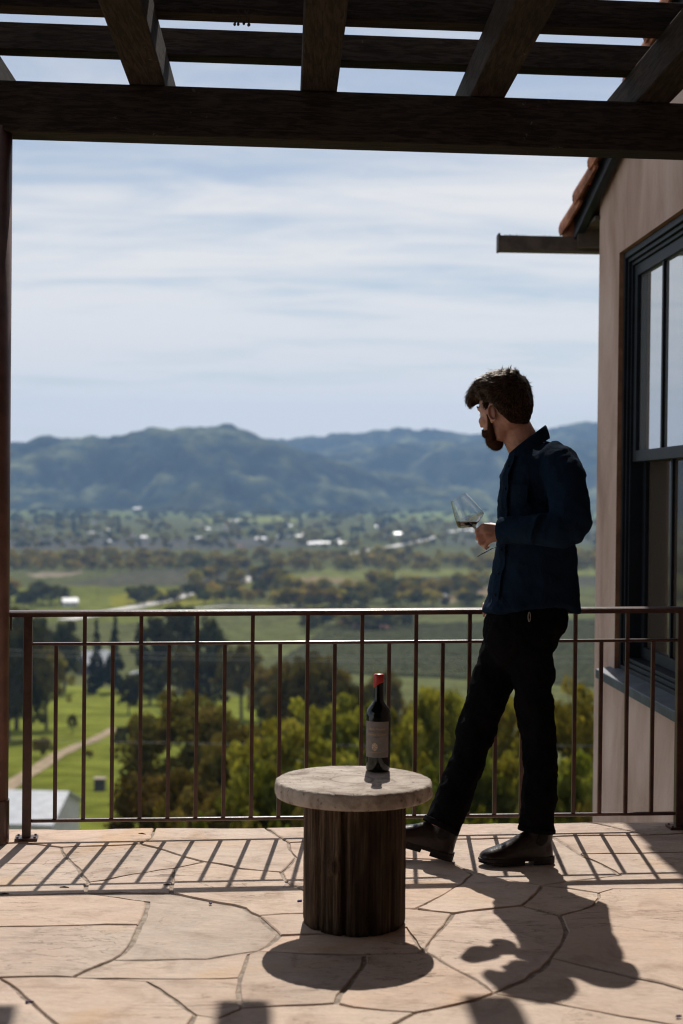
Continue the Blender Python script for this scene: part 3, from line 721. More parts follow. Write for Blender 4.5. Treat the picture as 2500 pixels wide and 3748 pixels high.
# ------------------------------------------------------------------ wine bottle
def text_mesh(name, s, size, mat, parent, wrap, shear=0.0, extrude=0.0):
    cu = bpy.data.curves.new(name, 'FONT'); cu.body = s; cu.size = size; cu.align_x = 'CENTER'; cu.align_y = 'CENTER'; cu.shear = shear; cu.extrude = extrude; cu.resolution_u = 3
    ob = bpy.data.objects.new(name, cu); COL.objects.link(ob)
    dg = bpy.context.evaluated_depsgraph_get(); dg.update(); me = bpy.data.meshes.new_from_object(ob.evaluated_get(dg))
    bpy.data.objects.remove(ob)
    for v in me.vertices: v.co = wrap(v.co.x, v.co.y, v.co.z)
    me.materials.clear(); me.materials.append(mat)
    o = bpy.data.objects.new(name, me); COL.objects.link(o); o.parent = parent; ORG[o.name] = ORG[parent.name]; return o
def build_bottle():
    B = pix(1383, 2818, 4.66); B.z = TOPZ
    bt = thing('wine_bottle', tuple(B), 'dark wine bottle with grey label and red wax cap standing on the stone table', 'bottle')
    gm = NT('black bottle glass').set(Base_Color=(0.004, 0.005, 0.004), Roughness=0.06); gm.b.inputs['Specular IOR Level'].default_value = 0.45
    prof = [(.0, .002), (.030, .0), (.0355, .003), (.0372, .009), (.0374, .03), (.0384, .10), (.0390, .168), (.0386, .176), (.0368, .185), (.0330, .194), (.0275, .202), (.0212, .209), (.0170, .2155), (.0153, .223), (.0148, .26), (.0142, .296), (.0142, .299), (.0, .299)]
    M = Matrix.Translation(B)
    MB().lathe(prof, M, 56, False).build('bottle_body', gm.m, bt, smooth=True)
    wx = NT('red sealing wax').set(Base_Color=(0.42, 0.022, 0.018), Roughness=0.35)
    n = 40; rings = []
    low = lambda a: .270 + .010 * math.cos(a) + .0016 * math.sin(3 * a)          # lower edge slants across the neck
    for fr, r in ((0, .0156), (.06, .0166), (.55, .0164), (.8, .0166), (.93, .0158), (1.0, .0128)):
        rings.append([B + Vector((r * math.cos(2 * math.pi * k / n), r * math.sin(2 * math.pi * k / n), low(2 * math.pi * k / n) * (1 - fr) + .3015 * fr)) for k in range(n)])
    rings.append([B + Vector((.004 * math.cos(2 * math.pi * k / n), .004 * math.sin(2 * math.pi * k / n), .3026)) for k in range(n)])
    MB().loft(rings, True).build('wax_cap', wx.m, bt, smooth=True)
    # label, wrapped round the front, turned a little to the left
    a0 = -math.pi / 2 - .16; half = 1.07
    rad = lambda z: .0386 + (.0392 - .0386) * (z - .05) / .12
    lb = MB(); z0, z1 = .0475, .158; rings = []
    for i in range(33):
        a = a0 - half + 2 * half * i / 32
        rings.append([B + Vector(((rad(z) + e) * math.cos(a), (rad(z) + e) * math.sin(a), z)) for z, e in ((z0, -.0006), (z0, .0004), (z1, .0004), (z1, -.0006))])
    lb.loft(rings, True)
    ml = paint('grey label paper', (0.235, 0.205, 0.19), 0.8, 0.06, 60)
    lo = lb.build('label', ml, bt, smooth=False)
    wr = lambda zc, xo=0: (lambda x, y, z: Vector(((rad(zc + y) + .0009) * math.cos(a0 + (x + xo) / .039), (rad(zc + y) + .0009) * math.sin(a0 + (x + xo) / .039), zc + y)))
    gold = NT('copper foil ink').set(Base_Color=(0.60, 0.36, 0.14), Roughness=0.35, Metallic=0.4).m
    ink = NT('dark brown ink').set(Base_Color=(0.05, 0.035, 0.03), Roughness=0.8).m
    cream = paint('cream seal', (0.62, 0.50, 0.36), 0.7, 0.2, 200)
    text_mesh('label_text', 'Stone Vineyard', .0085, gold, lo, wr(.1355), .45)
    text_mesh('label_text', 'NAPA VALLEY CALIFORNIA', .0042, ink, lo, wr(.127))
    text_mesh('label_text', 'Cabernet Sauvignon', .0075, gold, lo, wr(.1185), .45)
    text_mesh('label_text', 'RED WINE', .0038, ink, lo, wr(.110))
    text_mesh('label_text', 'ESTATE RESERVE', .0046, gold, lo, wr(.0635, -.004))
    e = MB(); w = wr(.081, -.0055); n = 28
    e.add([w(.0092 * math.cos(2 * math.pi * k / n), .0118 * math.sin(2 * math.pi * k / n), 0) for k in range(n)], [tuple(range(n))])
    e.build('seal', cream, None); so = bpy.data.objects['seal']
    so.parent = lo; ORG[so.name] = ORG[lo.name]
    e2 = MB(); w2 = lambda x, y: wr(.081, -.0055)(x, y, 0) * 1.0 + Vector((0, 0, 0))
    for yy, hw, amp in ((.0065, .005, .0016), (.001, .0068, .0022), (-.003, .006, -.0016), (-.0068, .0035, .001)):
        pts = []
        for k in range(11):
            x = -hw + 2 * hw * k / 10; y = yy + amp * math.sin(k * .9)
            p = w2(x, y); d = Vector((p.x, p.y, 0)).normalized() * .0004
            pts.append((p + d + Vector((0, 0, .0005)), p + d - Vector((0, 0, .0005))))
        for q, s_ in zip(pts[:-1], pts[1:]): e2.add([q[0], q[1], s_[1], s_[0]], [(0, 1, 2, 3)])
    eo = e2.build('seal_mark', NT('rust ink').set(Base_Color=(0.35, 0.12, 0.06), Roughness=0.8).m, None); eo.parent = lo; ORG[eo.name] = ORG[lo.name]
build_bottle()

# ------------------------------------------------------------------ wine glass (tilted, held)
GD = 5.125
def z3(x, y, d): return pix(1640 + x / 4.9, 1760 + y / 4.9, d + .205)
def build_glass():
    base = z3(482, 842, GD); foot = z3(712, 1268, GD - .012)
    ax = (base - foot).normalized()                                   # up along the glass
    rot = ax.to_track_quat('Z', 'Y').to_matrix().to_4x4()
    M = Matrix.Translation(foot) @ rot
    L = (base - foot).length
    wg = thing('wine_glass', tuple(foot), 'tilted stemmed glass with a little red wine held in the hand of the man', 'wine glass')
    g = NT('clear glass'); g.set(Base_Color=(1, 1, 1), Roughness=0.0, IOR=1.47); g.b.inputs['Transmission Weight'].default_value = 1.0
    outer = [(.0038, 0), (.0052, .0035), (.0105, .008), (.020, .0125), (.033, .018), (.0445, .0235), (.0508, .0285), (.0528, .034), (.0520, .040), (.0505, .0465), (.0462, .066), (.0426, .081), (.0390, .095), (.0352, .1105), (.0336, .1172), (.0328, .1205), (.0325, .1217), (.0324, .1222)]
    inner = [(r - .0008, z + .0005) for r, z in outer[3:]]
    prof = outer + [(.0320, .1229)] + inner[::-1] + [(.0100, .0098), (.0004, .0075)]
    T = lambda pr: [(r, z + L) for r, z in pr]
    MB().lathe(T(prof), M, 64, True).build('bowl', g.m, wg, smooth=True)
    MB().lathe([(.0001, .0041), (.0036, .0041), (.0032, .012), (.0028, .05), (.0030, L - .012), (.0037, L + .0001), (.0001, L + .0001)], M, 24, False).build('stem', g.m, wg, smooth=True)
    MB().lathe([(.0001, 0), (.040, .0), (.0425, .0008), (.0423, .0016), (.030, .0022), (.012, .0035), (.0062, .0052), (.0040, .0085), (.0001, .0085)], M, 48, False).build('foot', g.m, wg, smooth=True)
    # wine: fills the inside of the bowl up to a level plane
    bm = bmesh.new()
    ip = [(.0003, .0079), (.0099, .0102)] + [(r - .00025, z + .0002) for r, z in inner]
    mb = MB().lathe(T(ip), M, 64, False)
    me = bpy.data.meshes.new('t'); me.from_pydata([tuple(v) for v in mb.v], [], mb.f); bm.from_mesh(me); bpy.data.meshes.remove(me)
    bmesh.ops.remove_doubles(bm, verts=bm.verts, dist=.0002)
    lev = z3(330, 728, GD)
    r = bmesh.ops.bisect_plane(bm, geom=bm.verts[:] + bm.edges[:] + bm.faces[:], plane_co=lev, plane_no=(0, 0, 1), clear_outer=True)
    ed = [e for e in r['geom_cut'] if isinstance(e, bmesh.types.BMEdge)]
    bmesh.ops.holes_fill(bm, edges=[e for e in bm.edges if e.is_boundary], sides=0)
    bmesh.ops.recalc_face_normals(bm, faces=bm.faces)
    org = ORG[wg.name]
    for v in bm.verts: v.co -= org
    me = bpy.data.meshes.new('wine'); bm.to_mesh(me); bm.free()
    w = NT('red wine').set(Base_Color=(0.035, 0.002, 0.005), Roughness=0.02, IOR=1.34); w.b.inputs['Transmission Weight'].default_value = 0.25
    me.materials.append(w.m)
    o = bpy.data.objects.new('wine', me); COL.objects.link(o); o.parent = wg; ORG[o.name] = org
build_glass()

# ------------------------------------------------------------------ the man
def m_skin():
    t = NT('skin'); v = t.coord()
    t.col(t.ramp(t.noise(v, 22, 4, 0.6), [(0.3, (0.42, 0.205, 0.145)), (0.7, (0.54, 0.295, 0.215))]))
    t.set(Roughness=0.5); t.b.inputs['Subsurface Weight'].default_value = 0.25; t.b.inputs['Subsurface Radius'].default_value = (0.012, 0.004, 0.002)
    t.b.inputs['Subsurface Scale'].default_value = 1.0
    t.bump(t.noise(v, 160, 3, 0.6), 0.15, 0.002); return t.m
def m_cloth(name, c, c2, weave, rough=0.9, sheen=0.0):
    t = NT(name); v = t.coord()
    n = t.noise(v, 5, 5, 0.6); t.col(t.mix(n, c, c2)); t.set(Roughness=rough)
    t.b.inputs['Specular IOR Level'].default_value = 0.02; t.b.inputs['Sheen Weight'].default_value = sheen; t.b.inputs['Sheen Roughness'].default_value = 0.5
    w = t.noise(t.coord((1, 1, 1)), weave, 2, 0.7)
    fold = t.noise(t.coord((1.0, 1.0, 0.55)), 11, 4, 0.55, 1.2)
    b = t.bump(fold, 0.35, 0.03); t.bump(w, 0.6, 0.003, b); return t.m
M_SKIN = m_skin()
M_SHIRT = m_cloth('navy woven cotton', (0.009, 0.019, 0.036), (0.014, 0.029, 0.056), 420)
M_JEAN = m_cloth('black denim', (0.006, 0.006, 0.007), (0.011, 0.010, 0.011), 500)
M_LEATHER = paint('dark brown leather', (0.014, 0.0072, 0.0056), 0.33, 0.3, 20, 0.12, 0.0, 0.35)
M_SOLE = paint('black rubber sole', (0.012, 0.009, 0.008), 0.7, 0.2)
M_ELASTIC = paint('black elastic', (0.008, 0.007, 0.007), 0.9, 0.2, 60, 0.4)
M_HAIR = NT('dark brown hair').set(Base_Color=(0.040, 0.024, 0.015), Roughness=0.5).m; M_HAIR.node_tree.nodes['Principled BSDF'].inputs['Specular IOR Level'].default_value = 0.5; M_HAIR.node_tree.nodes['Principled BSDF'].inputs['Specular Tint'].default_value = (1.0, 0.62, 0.36, 1)
M_SCALP = NT('dense dark hair').set(Base_Color=(0.022, 0.012, 0.008), Roughness=0.9).m; M_SCALP.node_tree.nodes['Principled BSDF'].inputs['Specular IOR Level'].default_value = 0.05
M_BEARD = NT('reddish brown beard').set(Base_Color=(0.060, 0.029, 0.015), Roughness=0.85).m; M_BEARD.node_tree.nodes['Principled BSDF'].inputs['Specular IOR Level'].default_value = 0.08

HF = Vector((-.71, .67, -.20)).normalized()                 # where the face points
HU = (Vector((0, 0, 1)) - HF * HF.z).normalized()
HL = HU.cross(HF).normalized()                              # the man's left
HC = P(1155, 936, 5.46)
def hd(f, l, u): return HC + HF * f + HL * l + HU * u
HROT = Matrix((HF, HL, HU)).transposed()
def build_man():
    base = Vector((.50, 5.40, 0))
    mn = thing('person', tuple(base), 'bearded man in navy shirt and black jeans leaning on the railing holding a wine glass', 'person')
    # ---- body: one continuous skin surface (head, neck, trunk, arms, hands, legs)
    b = MB()
    b.ell(hd(-.004, 0, .006), (.096, .076, .104), HROT, 28, 20)                 # skull
    b.ell(hd(.028, 0, -.058), (.062, .058, .062), HROT)                        # jaw and cheeks
    b.ell(hd(.058, 0, -.100), (.030, .030, .026), HROT)                        # chin
    b.ell(hd(.070, 0, .012), (.026, .054, .014), HROT)                         # brow
    for sgn in (-1, 1): b.ell(hd(.060, .038 * sgn, -.036), (.026, .024, .020), HROT)   # cheekbones
    b.tube([hd(.085, 0, .002), hd(.100, 0, -.026), hd(.105, 0, -.042)], [.008, .010, .0118], 10, HL)        # nose
    for sgn in (-1, 1): b.ell(hd(.098, .011 * sgn, -.045), (.010, .008, .008), HROT)
    b.ell(hd(.089, 0, -.069), (.009, .022, .0055), HROT); b.ell(hd(.087, 0, -.079), (.009, .019, .0065), HROT)   # lips
    for sgn in (-1, 1):                                                       # ears: rim, bowl, lobe
        q = []
        for k in range(13):
            a = -2.2 + 4.3 * k / 12
            q.append(hd(-.012 - .017 * math.cos(a + math.pi) * 1.0 - .002, sgn * (.079 + .006 * (1 + math.cos(a)) / 2 + .004), -.024 + .030 * math.sin(a)))
        b.tube(q, [.0045] * 13, 8, HL)
        b.ell(hd(-.006, sgn * .078, -.026), (.016, .0055, .026), HROT); b.ell(hd(-.001, sgn * .080, -.053), (.008, .005, .010), HROT)
        b.ell(hd(.006, sgn * .081, -.030), (.0045, .005, .008), HROT)
    b.tube([P(1168, 955, 5.465), P(1186, 990, 5.475), P(1204, 1025, 5.49), P(1216, 1060, 5.5)], [(.060, .062), (.060, .062), (.063, .064), (.078, .085)], 20)
    b.tube([P(1216, 1040, 5.5), P(1230, 1075, 5.5), P(1232, 1150, 5.5), P(1232, 1250, 5.5), P(1228, 1340, 5.5), P(1206, 1440, 5.48), P(1204, 1490, 5.47)],
           [(.06, .09), (.10, .17), (.11, .16), (.105, .14), (.11, .145), (.11, .14), (.09, .12)], 20)
    # arms under the sleeves
    b.tube([P(1285, 1075, 5.32), P(1305, 1140, 5.23), P(1312, 1205, 5.18)], [.050, .046, .042], 14)
    b.tube([P(1312, 1205, 5.18), P(1250, 1216, 5.205), P(1160, 1216, 5.30)], [.042, .040, .027], 14)
    b.tube([P(1205, 1080, 5.66), P(1196, 1230, 5.74), P(1150, 1360, 5.76)], [.048, .042, .03], 14)
    # legs under the trousers, down into the boots
    b.tube([P(1222, 1470, 5.41), P(1228, 1640, 5.37), P(1242, 1760, 5.32), P(1236, 1900, 5.29), P(1232, 1925, 5.285)], [.062, .048, .040, .038, .038], 14)
    b.tube([P(1162, 1470, 5.53), P(1115, 1610, 5.45), P(1078, 1740, 5.37), P(1018, 1880, 5.30), P(1012, 1900, 5.295)], [.062, .050, .042, .038, .038], 14)
    # left hand closed on the stem
    zz = lambda x, y, d: z3(x, y, d)
    D = 5.098
    wr = zz(945, 930, 5.105)
    mcp = [zz(628, 815, D + .006), zz(650, 905, D - .004), zz(688, 995, D - .004), zz(735, 1068, D + .002)]
    b.tube([P(1160, 1216, 5.302), wr, zz(850, 930, 5.104)], [(.027, .024), (.0285, .023), (.031, .022)], 16)
    for m_, r in zip(mcp, (.0135, .0135, .013, .012)): b.tube([zz(880, 860 + (m_ - mcp[0]).length * 2600, 5.104), m_], [.017, r], 10)
    b.ell(zz(770, 930, 5.106), (.030, .016, .032)); b.ell(zz(800, 950, 5.112), (.026, .018, .026))
    pip = [zz(520, 905, D + .003), zz(532, 1005, D - .002), zz(578, 1105, D - .001), zz(668, 1172, D + .006)]
    tip1 = [zz(520, 925, D + .030), zz(540, 1035, D + .030), zz(610, 1140, D + .030), zz(690, 1200, D + .032)]
    tip2 = [zz(590, 945, D + .046), zz(615, 1045, D + .047), zz(675, 1125, D + .046), zz(728, 1180, D + .046)]
    for m_, p_, t1, t2, r in zip(mcp, pip, tip1, tip2, (.0094, .0098, .0094, .0082)):
        mid = m_ * .45 + p_ * .55 + Vector((0, -.0012, 0))
        b.tube([m_ + Vector((0, .002, 0)), mid, p_, p_ * .5 + t1 * .5 + Vector((-.002, 0, 0)), t1, t2], [r * 1.18, r * .96, r * 1.06, r * .92, r * .88, r * .68], 10, (.3, .2, 1))
        b.ell(p_, (r * 1.08,) * 3, nu=10, nv=8); b.ell(t2, (r * .7,) * 3, nu=10, nv=8); b.ell(m_, (r * 1.35,) * 3, nu=10, nv=8)
    # thumb on the far side of the stem
    b.tube([zz(880, 850, 5.118), zz(760, 815, 5.128), zz(650, 815, 5.140), zz(575, 850, 5.150), zz(545, 880, 5.152)], [.017, .0145, .0115, .0105, .0075], 10)
    # right hand on the cap rail
    z5 = lambda x, y, d: pix(1640 + x / 4.9, 1880 + y / 4.9, d)
    rs = (Vector((z5(690, 1690, 5.76).x, 0, 0)) - RL).dot(RT)
    railp = lambda s_, off, z: RL + RT * s_ + RN * off + Vector((0, 0, z))
    x0 = z5(650, 1690, 5.76).x + .028; s0 = (x0 - RL.x) / RT.x; zt = .866 - .014 * .3
    b.tube([P(1150, 1360, 5.76), railp(s0 + .045, .012, zt + .030), railp(s0 + .015, .0, zt + .017)], [.028, .027, (.034, .017)], 14)
    for i in range(4):
        s_ = s0 + .022 - .0185 * i; r = (.0088, .0092, .009, .008)[i]
        b.tube([railp(s_ + .006, .004, zt + .013), railp(s_, -.020, zt + .010), railp(s_ - .002, -.036, zt + .000), railp(s_ - .003, -.035, zt - .016), railp(s_ - .003, -.029, zt - .030)], [r * 1.15, r, r, r * .9, r * .65], 10, (1, 0, 0))
        b.ell(railp(s_ - .003, -.0285, zt - .030), (r * .7,) * 3, nu=10, nv=8)
    b.tube([railp(s0 + .04, .012, zt + .022), railp(s0 + .012, .036, zt + .012), railp(s0 - .016, .040, zt + .008)], [.013, .0105, .007], 10)
    body = remesh(b.build('body', M_SKIN, mn, True), .0034, 5, .5); bake(body)
    # eyes
    me_ = NT('eye white').set(Base_Color=(0.75, 0.72, 0.68), Roughness=0.1).m; mi_ = NT('brown iris').set(Base_Color=(0.05, 0.025, 0.012), Roughness=0.05).m
    for sgn in (-1, 1):
        e = MB(); e.ell(hd(.0715, .031 * sgn, -.012), (.0125, .0125, .0105), HROT); e.ell(hd(.0785, .031 * sgn, -.013), (.0062, .0058, .0055), HROT, mi=1)
        e.build('eye', [me_, mi_], mn, True)
        eb = MB(); rr = random.Random(3)
        for k in range(90):
            t = k / 90; p = hd(.090 - .022 * t * t, sgn * (.016 + .034 * t), .012 + .006 * math.sin(t * 2.6))
            d = HL * sgn * .010 + HU * rr.uniform(-.002, .005) + HF * .002
            eb.add([p, p + HU * .0016, p + d], [(0, 1, 2)])
        eb.build('eyebrow', M_HAIR, mn)
    # ---- hair: a displaced cap with thousands of fine locks on it
    def skull_r(f, l, u): return 1 / math.sqrt((f / .100) ** 2 + (l / .080) ** 2 + (u / .108) ** 2)
    def sst(a, b_, x): t = min(1, max(0, (x - a) / (b_ - a))); return t * t * (3 - 2 * t)
    def hair_t(f, l, u):          # direction (unit) -> thickness of the hair (negative: none)
        # lower limit of the hair as a function of how far round the head we are
        lim = -.80 if f < -.5 else (-.80 + (f + .5) / .42 * .93 if f < -.08 else (.13 + (f + .08) / .25 * .05 if f < .17 else .18 + min(1, (f - .17) / .5) * .28))
        if .13 < f < .34 and abs(l) > .5: lim = min(lim, -.22 + abs(f - .235) * 2.5)     # sideburn
        m = sst(lim - .05, lim + .07, u)
        t = .010 + .012 * sst(.2, .8, u) + .004 * sst(0, .6, -f)
        q = sst(.40, .80, f) * sst(.16, .40, u) * (1 - .6 * sst(.62, .95, u))
        t += .010 * sst(.0, .6, f) * sst(.4, .8, u)
        t *= .62 + .38 * sst(-.75, -.1, u)
        lump = float(fbm(f * 9 + 20 + l * 5, l * 9 + 20 + u * 4, 21, 3)) - .5
        t += .026 * lump * sst(-.05, .45, u)
        return -.012 * (1 - m) + t * m, m
    hm = MB(); nu, nv = 96, 72; rings = []
    for j in range(1, nv):
        th = -math.pi / 2 + math.pi * j / nv; ring = []
        for i in range(nu):
            ph = 2 * math.pi * i / nu; f, l, u = math.cos(th) * math.cos(ph), math.cos(th) * math.sin(ph), math.sin(th)
            r = skull_r(f, l, u) + hair_t(f, l, u)[0]; ring.append(hd(-.004 + f * r, l * r, .006 + u * r))
        rings.append(ring)
    hm.loft(rings, True)
    for x, y, d, r in ((1096, 904, 5.52, (.036, .05, .036)), (1083, 917, 5.53, (.023, .04, .028)), (1116, 888, 5.51, (.046, .055, .035)), (1142, 876, 5.49, (.050, .06, .034)), (1170, 878, 5.465, (.050, .062, .040)), (1190, 900, 5.455, (.036, .055, .045))):
        hm.ell(P(x, y, d), r)
    hair = hm.build('hair', M_SCALP, mn, True); remesh(hair, .005, 3); bake(hair)
    tx = bpy.data.textures.new('hair waves', 'CLOUDS'); tx.noise_scale = .018; tx.noise_depth = 2
    dm = hair.modifiers.new('waves', 'DISPLACE'); dm.texture = tx; dm.strength = .010; dm.mid_level = .5; dm.texture_coords = 'LOCAL'; bake(hair)
    lk = MB(); rr = random.Random(11); pol = list(hair.data.polygons); wts = [p.area for p in pol]
    for p_ in rr.choices(pol, wts, k=9000):
        p = Vector(p_.center) + ORG[hair.name]; nrm = Vector(p_.normal); q = p - HC; f, l, u = q.dot(HF), q.dot(HL), q.dot(HU); k = q.length
        f, l, u = f / k, l / k, u / k
        if hair_t(f, l, u)[1] < .4 and k < .118: continue
        # locks sweep forward over the top, curl down at the fringe, lie downward at the sides
        flow = HF * (.9 * sst(-.3, .5, u) + .1) - HU * (1.0 - .9 * sst(.1, .7, u)) - HU * 1.1 * sst(.55, .85, f) + HL * rr.gauss(0, .40) + HF * rr.gauss(0, .3)
        flow = flow - nrm * flow.dot(nrm)
        if flow.length < .05: continue
        flow.normalize()
        ln = rr.uniform(.010, .026) * (.30 + .70 * sst(-.4, .4, u)); lift = rr.uniform(.08, .55) * (.25 + .75 * sst(-.2, .5, u))
        if u > .85 and f < .2 and rr.random() < .05: lift = rr.uniform(.9, 1.6)
        sd = flow.cross(nrm).normalized() * rr.uniform(.0005, .0012)
        a1 = p + flow * ln * .5 + nrm * ln * lift * .5; a2 = p + flow * ln + nrm * ln * lift * .62
        lk.add([p - sd, p + sd, a1 + sd * .8, a1 - sd * .8, a2], [(0, 1, 2, 3), (3, 2, 4)])
    lk.build('hair_locks', M_HAIR, hair)
    # ---- beard
    bd = MB()
    bd.ell(hd(.044, 0, -.082), (.046, .054, .036), HROT); bd.ell(hd(.066, 0, -.108), (.027, .032, .032), HROT); bd.ell(hd(.056, 0, -.120), (.027, .030, .028), HROT)
    for sgn in (-1, 1):
        bd.tube([hd(.016, .0735 * sgn, -.020), hd(.018, .069 * sgn, -.052), hd(.028, .058 * sgn, -.086), hd(.045, .040 * sgn, -.110)], [.007, .0085, .0125, .017], 12)
        bd.tube([hd(.096, .004 * sgn, -.060), hd(.086, .024 * sgn, -.070), hd(.072, .036 * sgn, -.090)], [.006, .008, .012], 10)
    beard = remesh(bd.build('beard', M_BEARD, mn, True), .004, 4); bake(beard)
    bl = MB(); me = beard.data; rr = random.Random(5); tris = [p for p in me.polygons]
    for k in range(4200):
        p = tris[rr.randrange(len(tris))]; c = Vector(p.center) + ORG[beard.name]; nrm = Vector(p.normal)
        d = (nrm * .8 - HU * .9 + HF * .2 + Vector((rr.gauss(0, .35), rr.gauss(0, .35), rr.gauss(0, .35)))).normalized(); ln = rr.uniform(.003, .009)
        sd = d.cross(HF + HL * .3).normalized() * .0005
        bl.add([c - sd, c + sd, c + d * ln], [(0, 1, 2)])
    bl.build('beard_hairs', M_BEARD, beard)
    # ---- shirt
    s = MB()
    def ering(x, y, hw, d, dep, n=40, dy=None, pw=2.3):
        ring = []
        for k in range(n):
            a = 2 * math.pi * k / n; ca, sa = math.cos(a), math.sin(a)
            ca2 = math.copysign(abs(ca) ** (2 / pw), ca); sa2 = math.copysign(abs(sa) ** (2 / pw), sa)
            ring.append(P(x + hw * ca2, y + (dy(a) if dy else 0), d + dep * sa2))
        return ring
    TR = [(1228, 1012, 24, 5.50, .065), (1233, 1024, 46, 5.50, .105), (1238, 1042, 70, 5.495, .16), (1239, 1068, 84, 5.49, .195), (1235, 1095, 88, 5.49, .20), (1233, 1130, 88, 5.49, .195),
          (1232, 1190, 89, 5.485, .185), (1232, 1250, 91, 5.48, .18), (1230, 1290, 96, 5.48, .18), (1229, 1330, 101, 5.48, .18), (1227, 1365, 106, 5.475, .18)]
    rr = random.Random(9)
    rings = [ering(*t) for t in TR]
    # hem: dips at front and back, rises at the sides
    def hemy(a): return 10 * math.cos(a) ** 2 * (1 if math.cos(a) < 0 else 1.5) - 14 * math.exp(-((a % (2 * math.pi) - 5.55) / .30) ** 2) + 9 * math.exp(-((a % (2 * math.pi) - 4.3) / .5) ** 2)
    rings.append(ering(1221, 1391, 113, 5.47, .185, dy=hemy)); rings.append(ering(1221, 1396, 113, 5.47, .184, dy=hemy))
    # gentle vertical folds toward the hem
    for i, rg in enumerate(rings):
        w = max(0, (i - 6) / 6) ** 1.2
        for k in range(len(rg)):
            a = 2 * math.pi * k / len(rg); c0 = P(TR[min(i, 10)][0], TR[min(i, 10)][1], 5.48)
            d = Vector((rg[k].x - c0.x, rg[k].y - c0.y, 0)).normalized()
            rg[k] = rg[k] + d * w * (.006 * math.sin(a * 7 + i * .5) + .004 * math.sin(a * 11 + 1.3 - i * .4))
    s.loft(rings, True)
    # sleeves
    s.tube([P(1262, 1040, 5.37), P(1284, 1064, 5.32), P(1300, 1100, 5.27), P(1306, 1140, 5.235), P(1311, 1178, 5.20), P(1318, 1206, 5.175), P(1310, 1226, 5.16)],
           [.055, .075, .076, .072, .070, .066, .045], 22)
    s.tube([P(1326, 1196, 5.19), P(1316, 1212, 5.175), P(1290, 1217, 5.18), P(1255, 1217, 5.20), P(1215, 1217, 5.245), P(1180, 1217, 5.28), P(1166, 1217, 5.293), P(1150, 1218, 5.307)],
           [.040, .060, .062, .057, .053, .048, .0455, .044], 22)
    for x, r in ((1285, .060), (1262, .0565), (1235, .054), (1302, .064)):      # bunched rings of cloth near the elbow
        s.tube([P(x - 3, 1216, 5.19), P(x + 3, 1218, 5.185)], [r + .003, r + .002], 20)
    s.tube([P(1215, 1045, 5.60), P(1200, 1075, 5.65), P(1196, 1150, 5.70), P(1192, 1235, 5.74), P(1172, 1310, 5.755), P(1150, 1362, 5.76)], [.06, .068, .062, .056, .048, .040], 18)
    shirt = s.build('shirt', M_SHIRT, mn, True); remesh(shirt, .0075, 5, .5); bake(shirt)
    tx = bpy.data.textures.new('cloth folds', 'CLOUDS'); tx.noise_scale = .085; tx.noise_depth = 2
    dm = shirt.modifiers.new('folds', 'DISPLACE'); dm.texture = tx; dm.strength = .016; dm.mid_level = .5; dm.texture_coords = 'LOCAL'
    tx2 = bpy.data.textures.new('cloth wrinkles', 'MARBLE'); tx2.noise_scale = .05; tx2.turbulence = 6
    dm = shirt.modifiers.new('wrinkles', 'DISPLACE'); dm.texture = tx2; dm.strength = .006; dm.mid_level = .5; dm.texture_coords = 'LOCAL'
    # collar: stand and fold
    c = MB(); n = 40; rA = []
    for fr in range(6):
        ring = []
        for k in range(n):
            a = 2 * math.pi * k / n; ca, sa = math.cos(a), math.sin(a)
            # ring tilted with the neck: low at the throat (left), high at the nape (right)
            x, y, d = 1205 + 46 * ca, 1012 - 26 * ca, 5.49 + .078 * sa
            gx = .0
            hgt, out = ((14, 1.10), (-6, 1.02), (-18, .98), (-20, 1.06), (-4, 1.20), (12, 1.30))[fr]
            x = 1212 + 39 * ca * out; d = 5.49 + .070 * sa * out; y = 1025 - 30 * ca
            ring.append(P(x, y + hgt + (6 if ca < -.7 and fr > 3 else 0), d))
        rA.append(ring)
    c.loft(rA, False); co = c.build('collar', M_SHIRT, shirt, True)
    so = co.modifiers.new('thick', 'SOLIDIFY'); so.thickness = .004; so.offset = 0; q = co.modifiers.new('round', 'SUBSURF'); q.levels = 2; q.render_levels = 2
    # placket, cuff, pocket, buttons
    def shirt_pt(y, ang, out):
        for i in range(len(TR) - 1):
            if TR[i][1] <= y <= TR[i + 1][1] or i == len(TR) - 2:
                t = (y - TR[i][1]) / (TR[i + 1][1] - TR[i][1]); q = [TR[i][j] + (TR[i + 1][j] - TR[i][j]) * t for j in range(5)]; break
        x, yy, hw, d, dep = q; ca, sa = -math.cos(ang), -math.sin(ang); pw = 2.3
        ca2 = math.copysign(abs(ca) ** (2 / pw), ca); sa2 = math.copysign(abs(sa) ** (2 / pw), sa)
        p = P(x + hw * ca2, y, d + dep * sa2); nv = Vector((ca, sa * .6, 0)).normalized()
        return p + nv * out
    pk = MB(); N = 26; rr_ = []
    for i in range(N):
        y = 1046 + (1398 - 1046) * i / (N - 1); wv = .006 * math.sin(y * .062) * sst(1230, 1330, y) + .004 * math.sin(y * .11 + 1)
        o_ = .013 + wv
        rr_.append([shirt_pt(y, .62, o_ - .004), shirt_pt(y, .62, o_), shirt_pt(y, .84, o_), shirt_pt(y, .84, o_ - .006)])
    pk.loft(rr_, True); pk.build('placket', M_SHIRT, shirt, False, bevel=.001)
    for y in (1070, 1122, 1262, 1316, 1366):
        p = shirt_pt(y, .73, .0145 + .006 * math.sin(y * .062) * sst(1230, 1330, y) + .004 * math.sin(y * .11 + 1)); t = MB()
        t.ell(p, (.0035, .0045, .0045)); t.build('button', M_ELASTIC, shirt, True)
    cf = MB(); cf.tube([P(1187, 1217, 5.276), P(1184, 1217, 5.279), P(1150, 1218, 5.307), P(1147.5, 1218, 5.309)], [.049, .051, .047, .044], 28)
    cuff = cf.build('cuff', M_SHIRT, shirt, True)
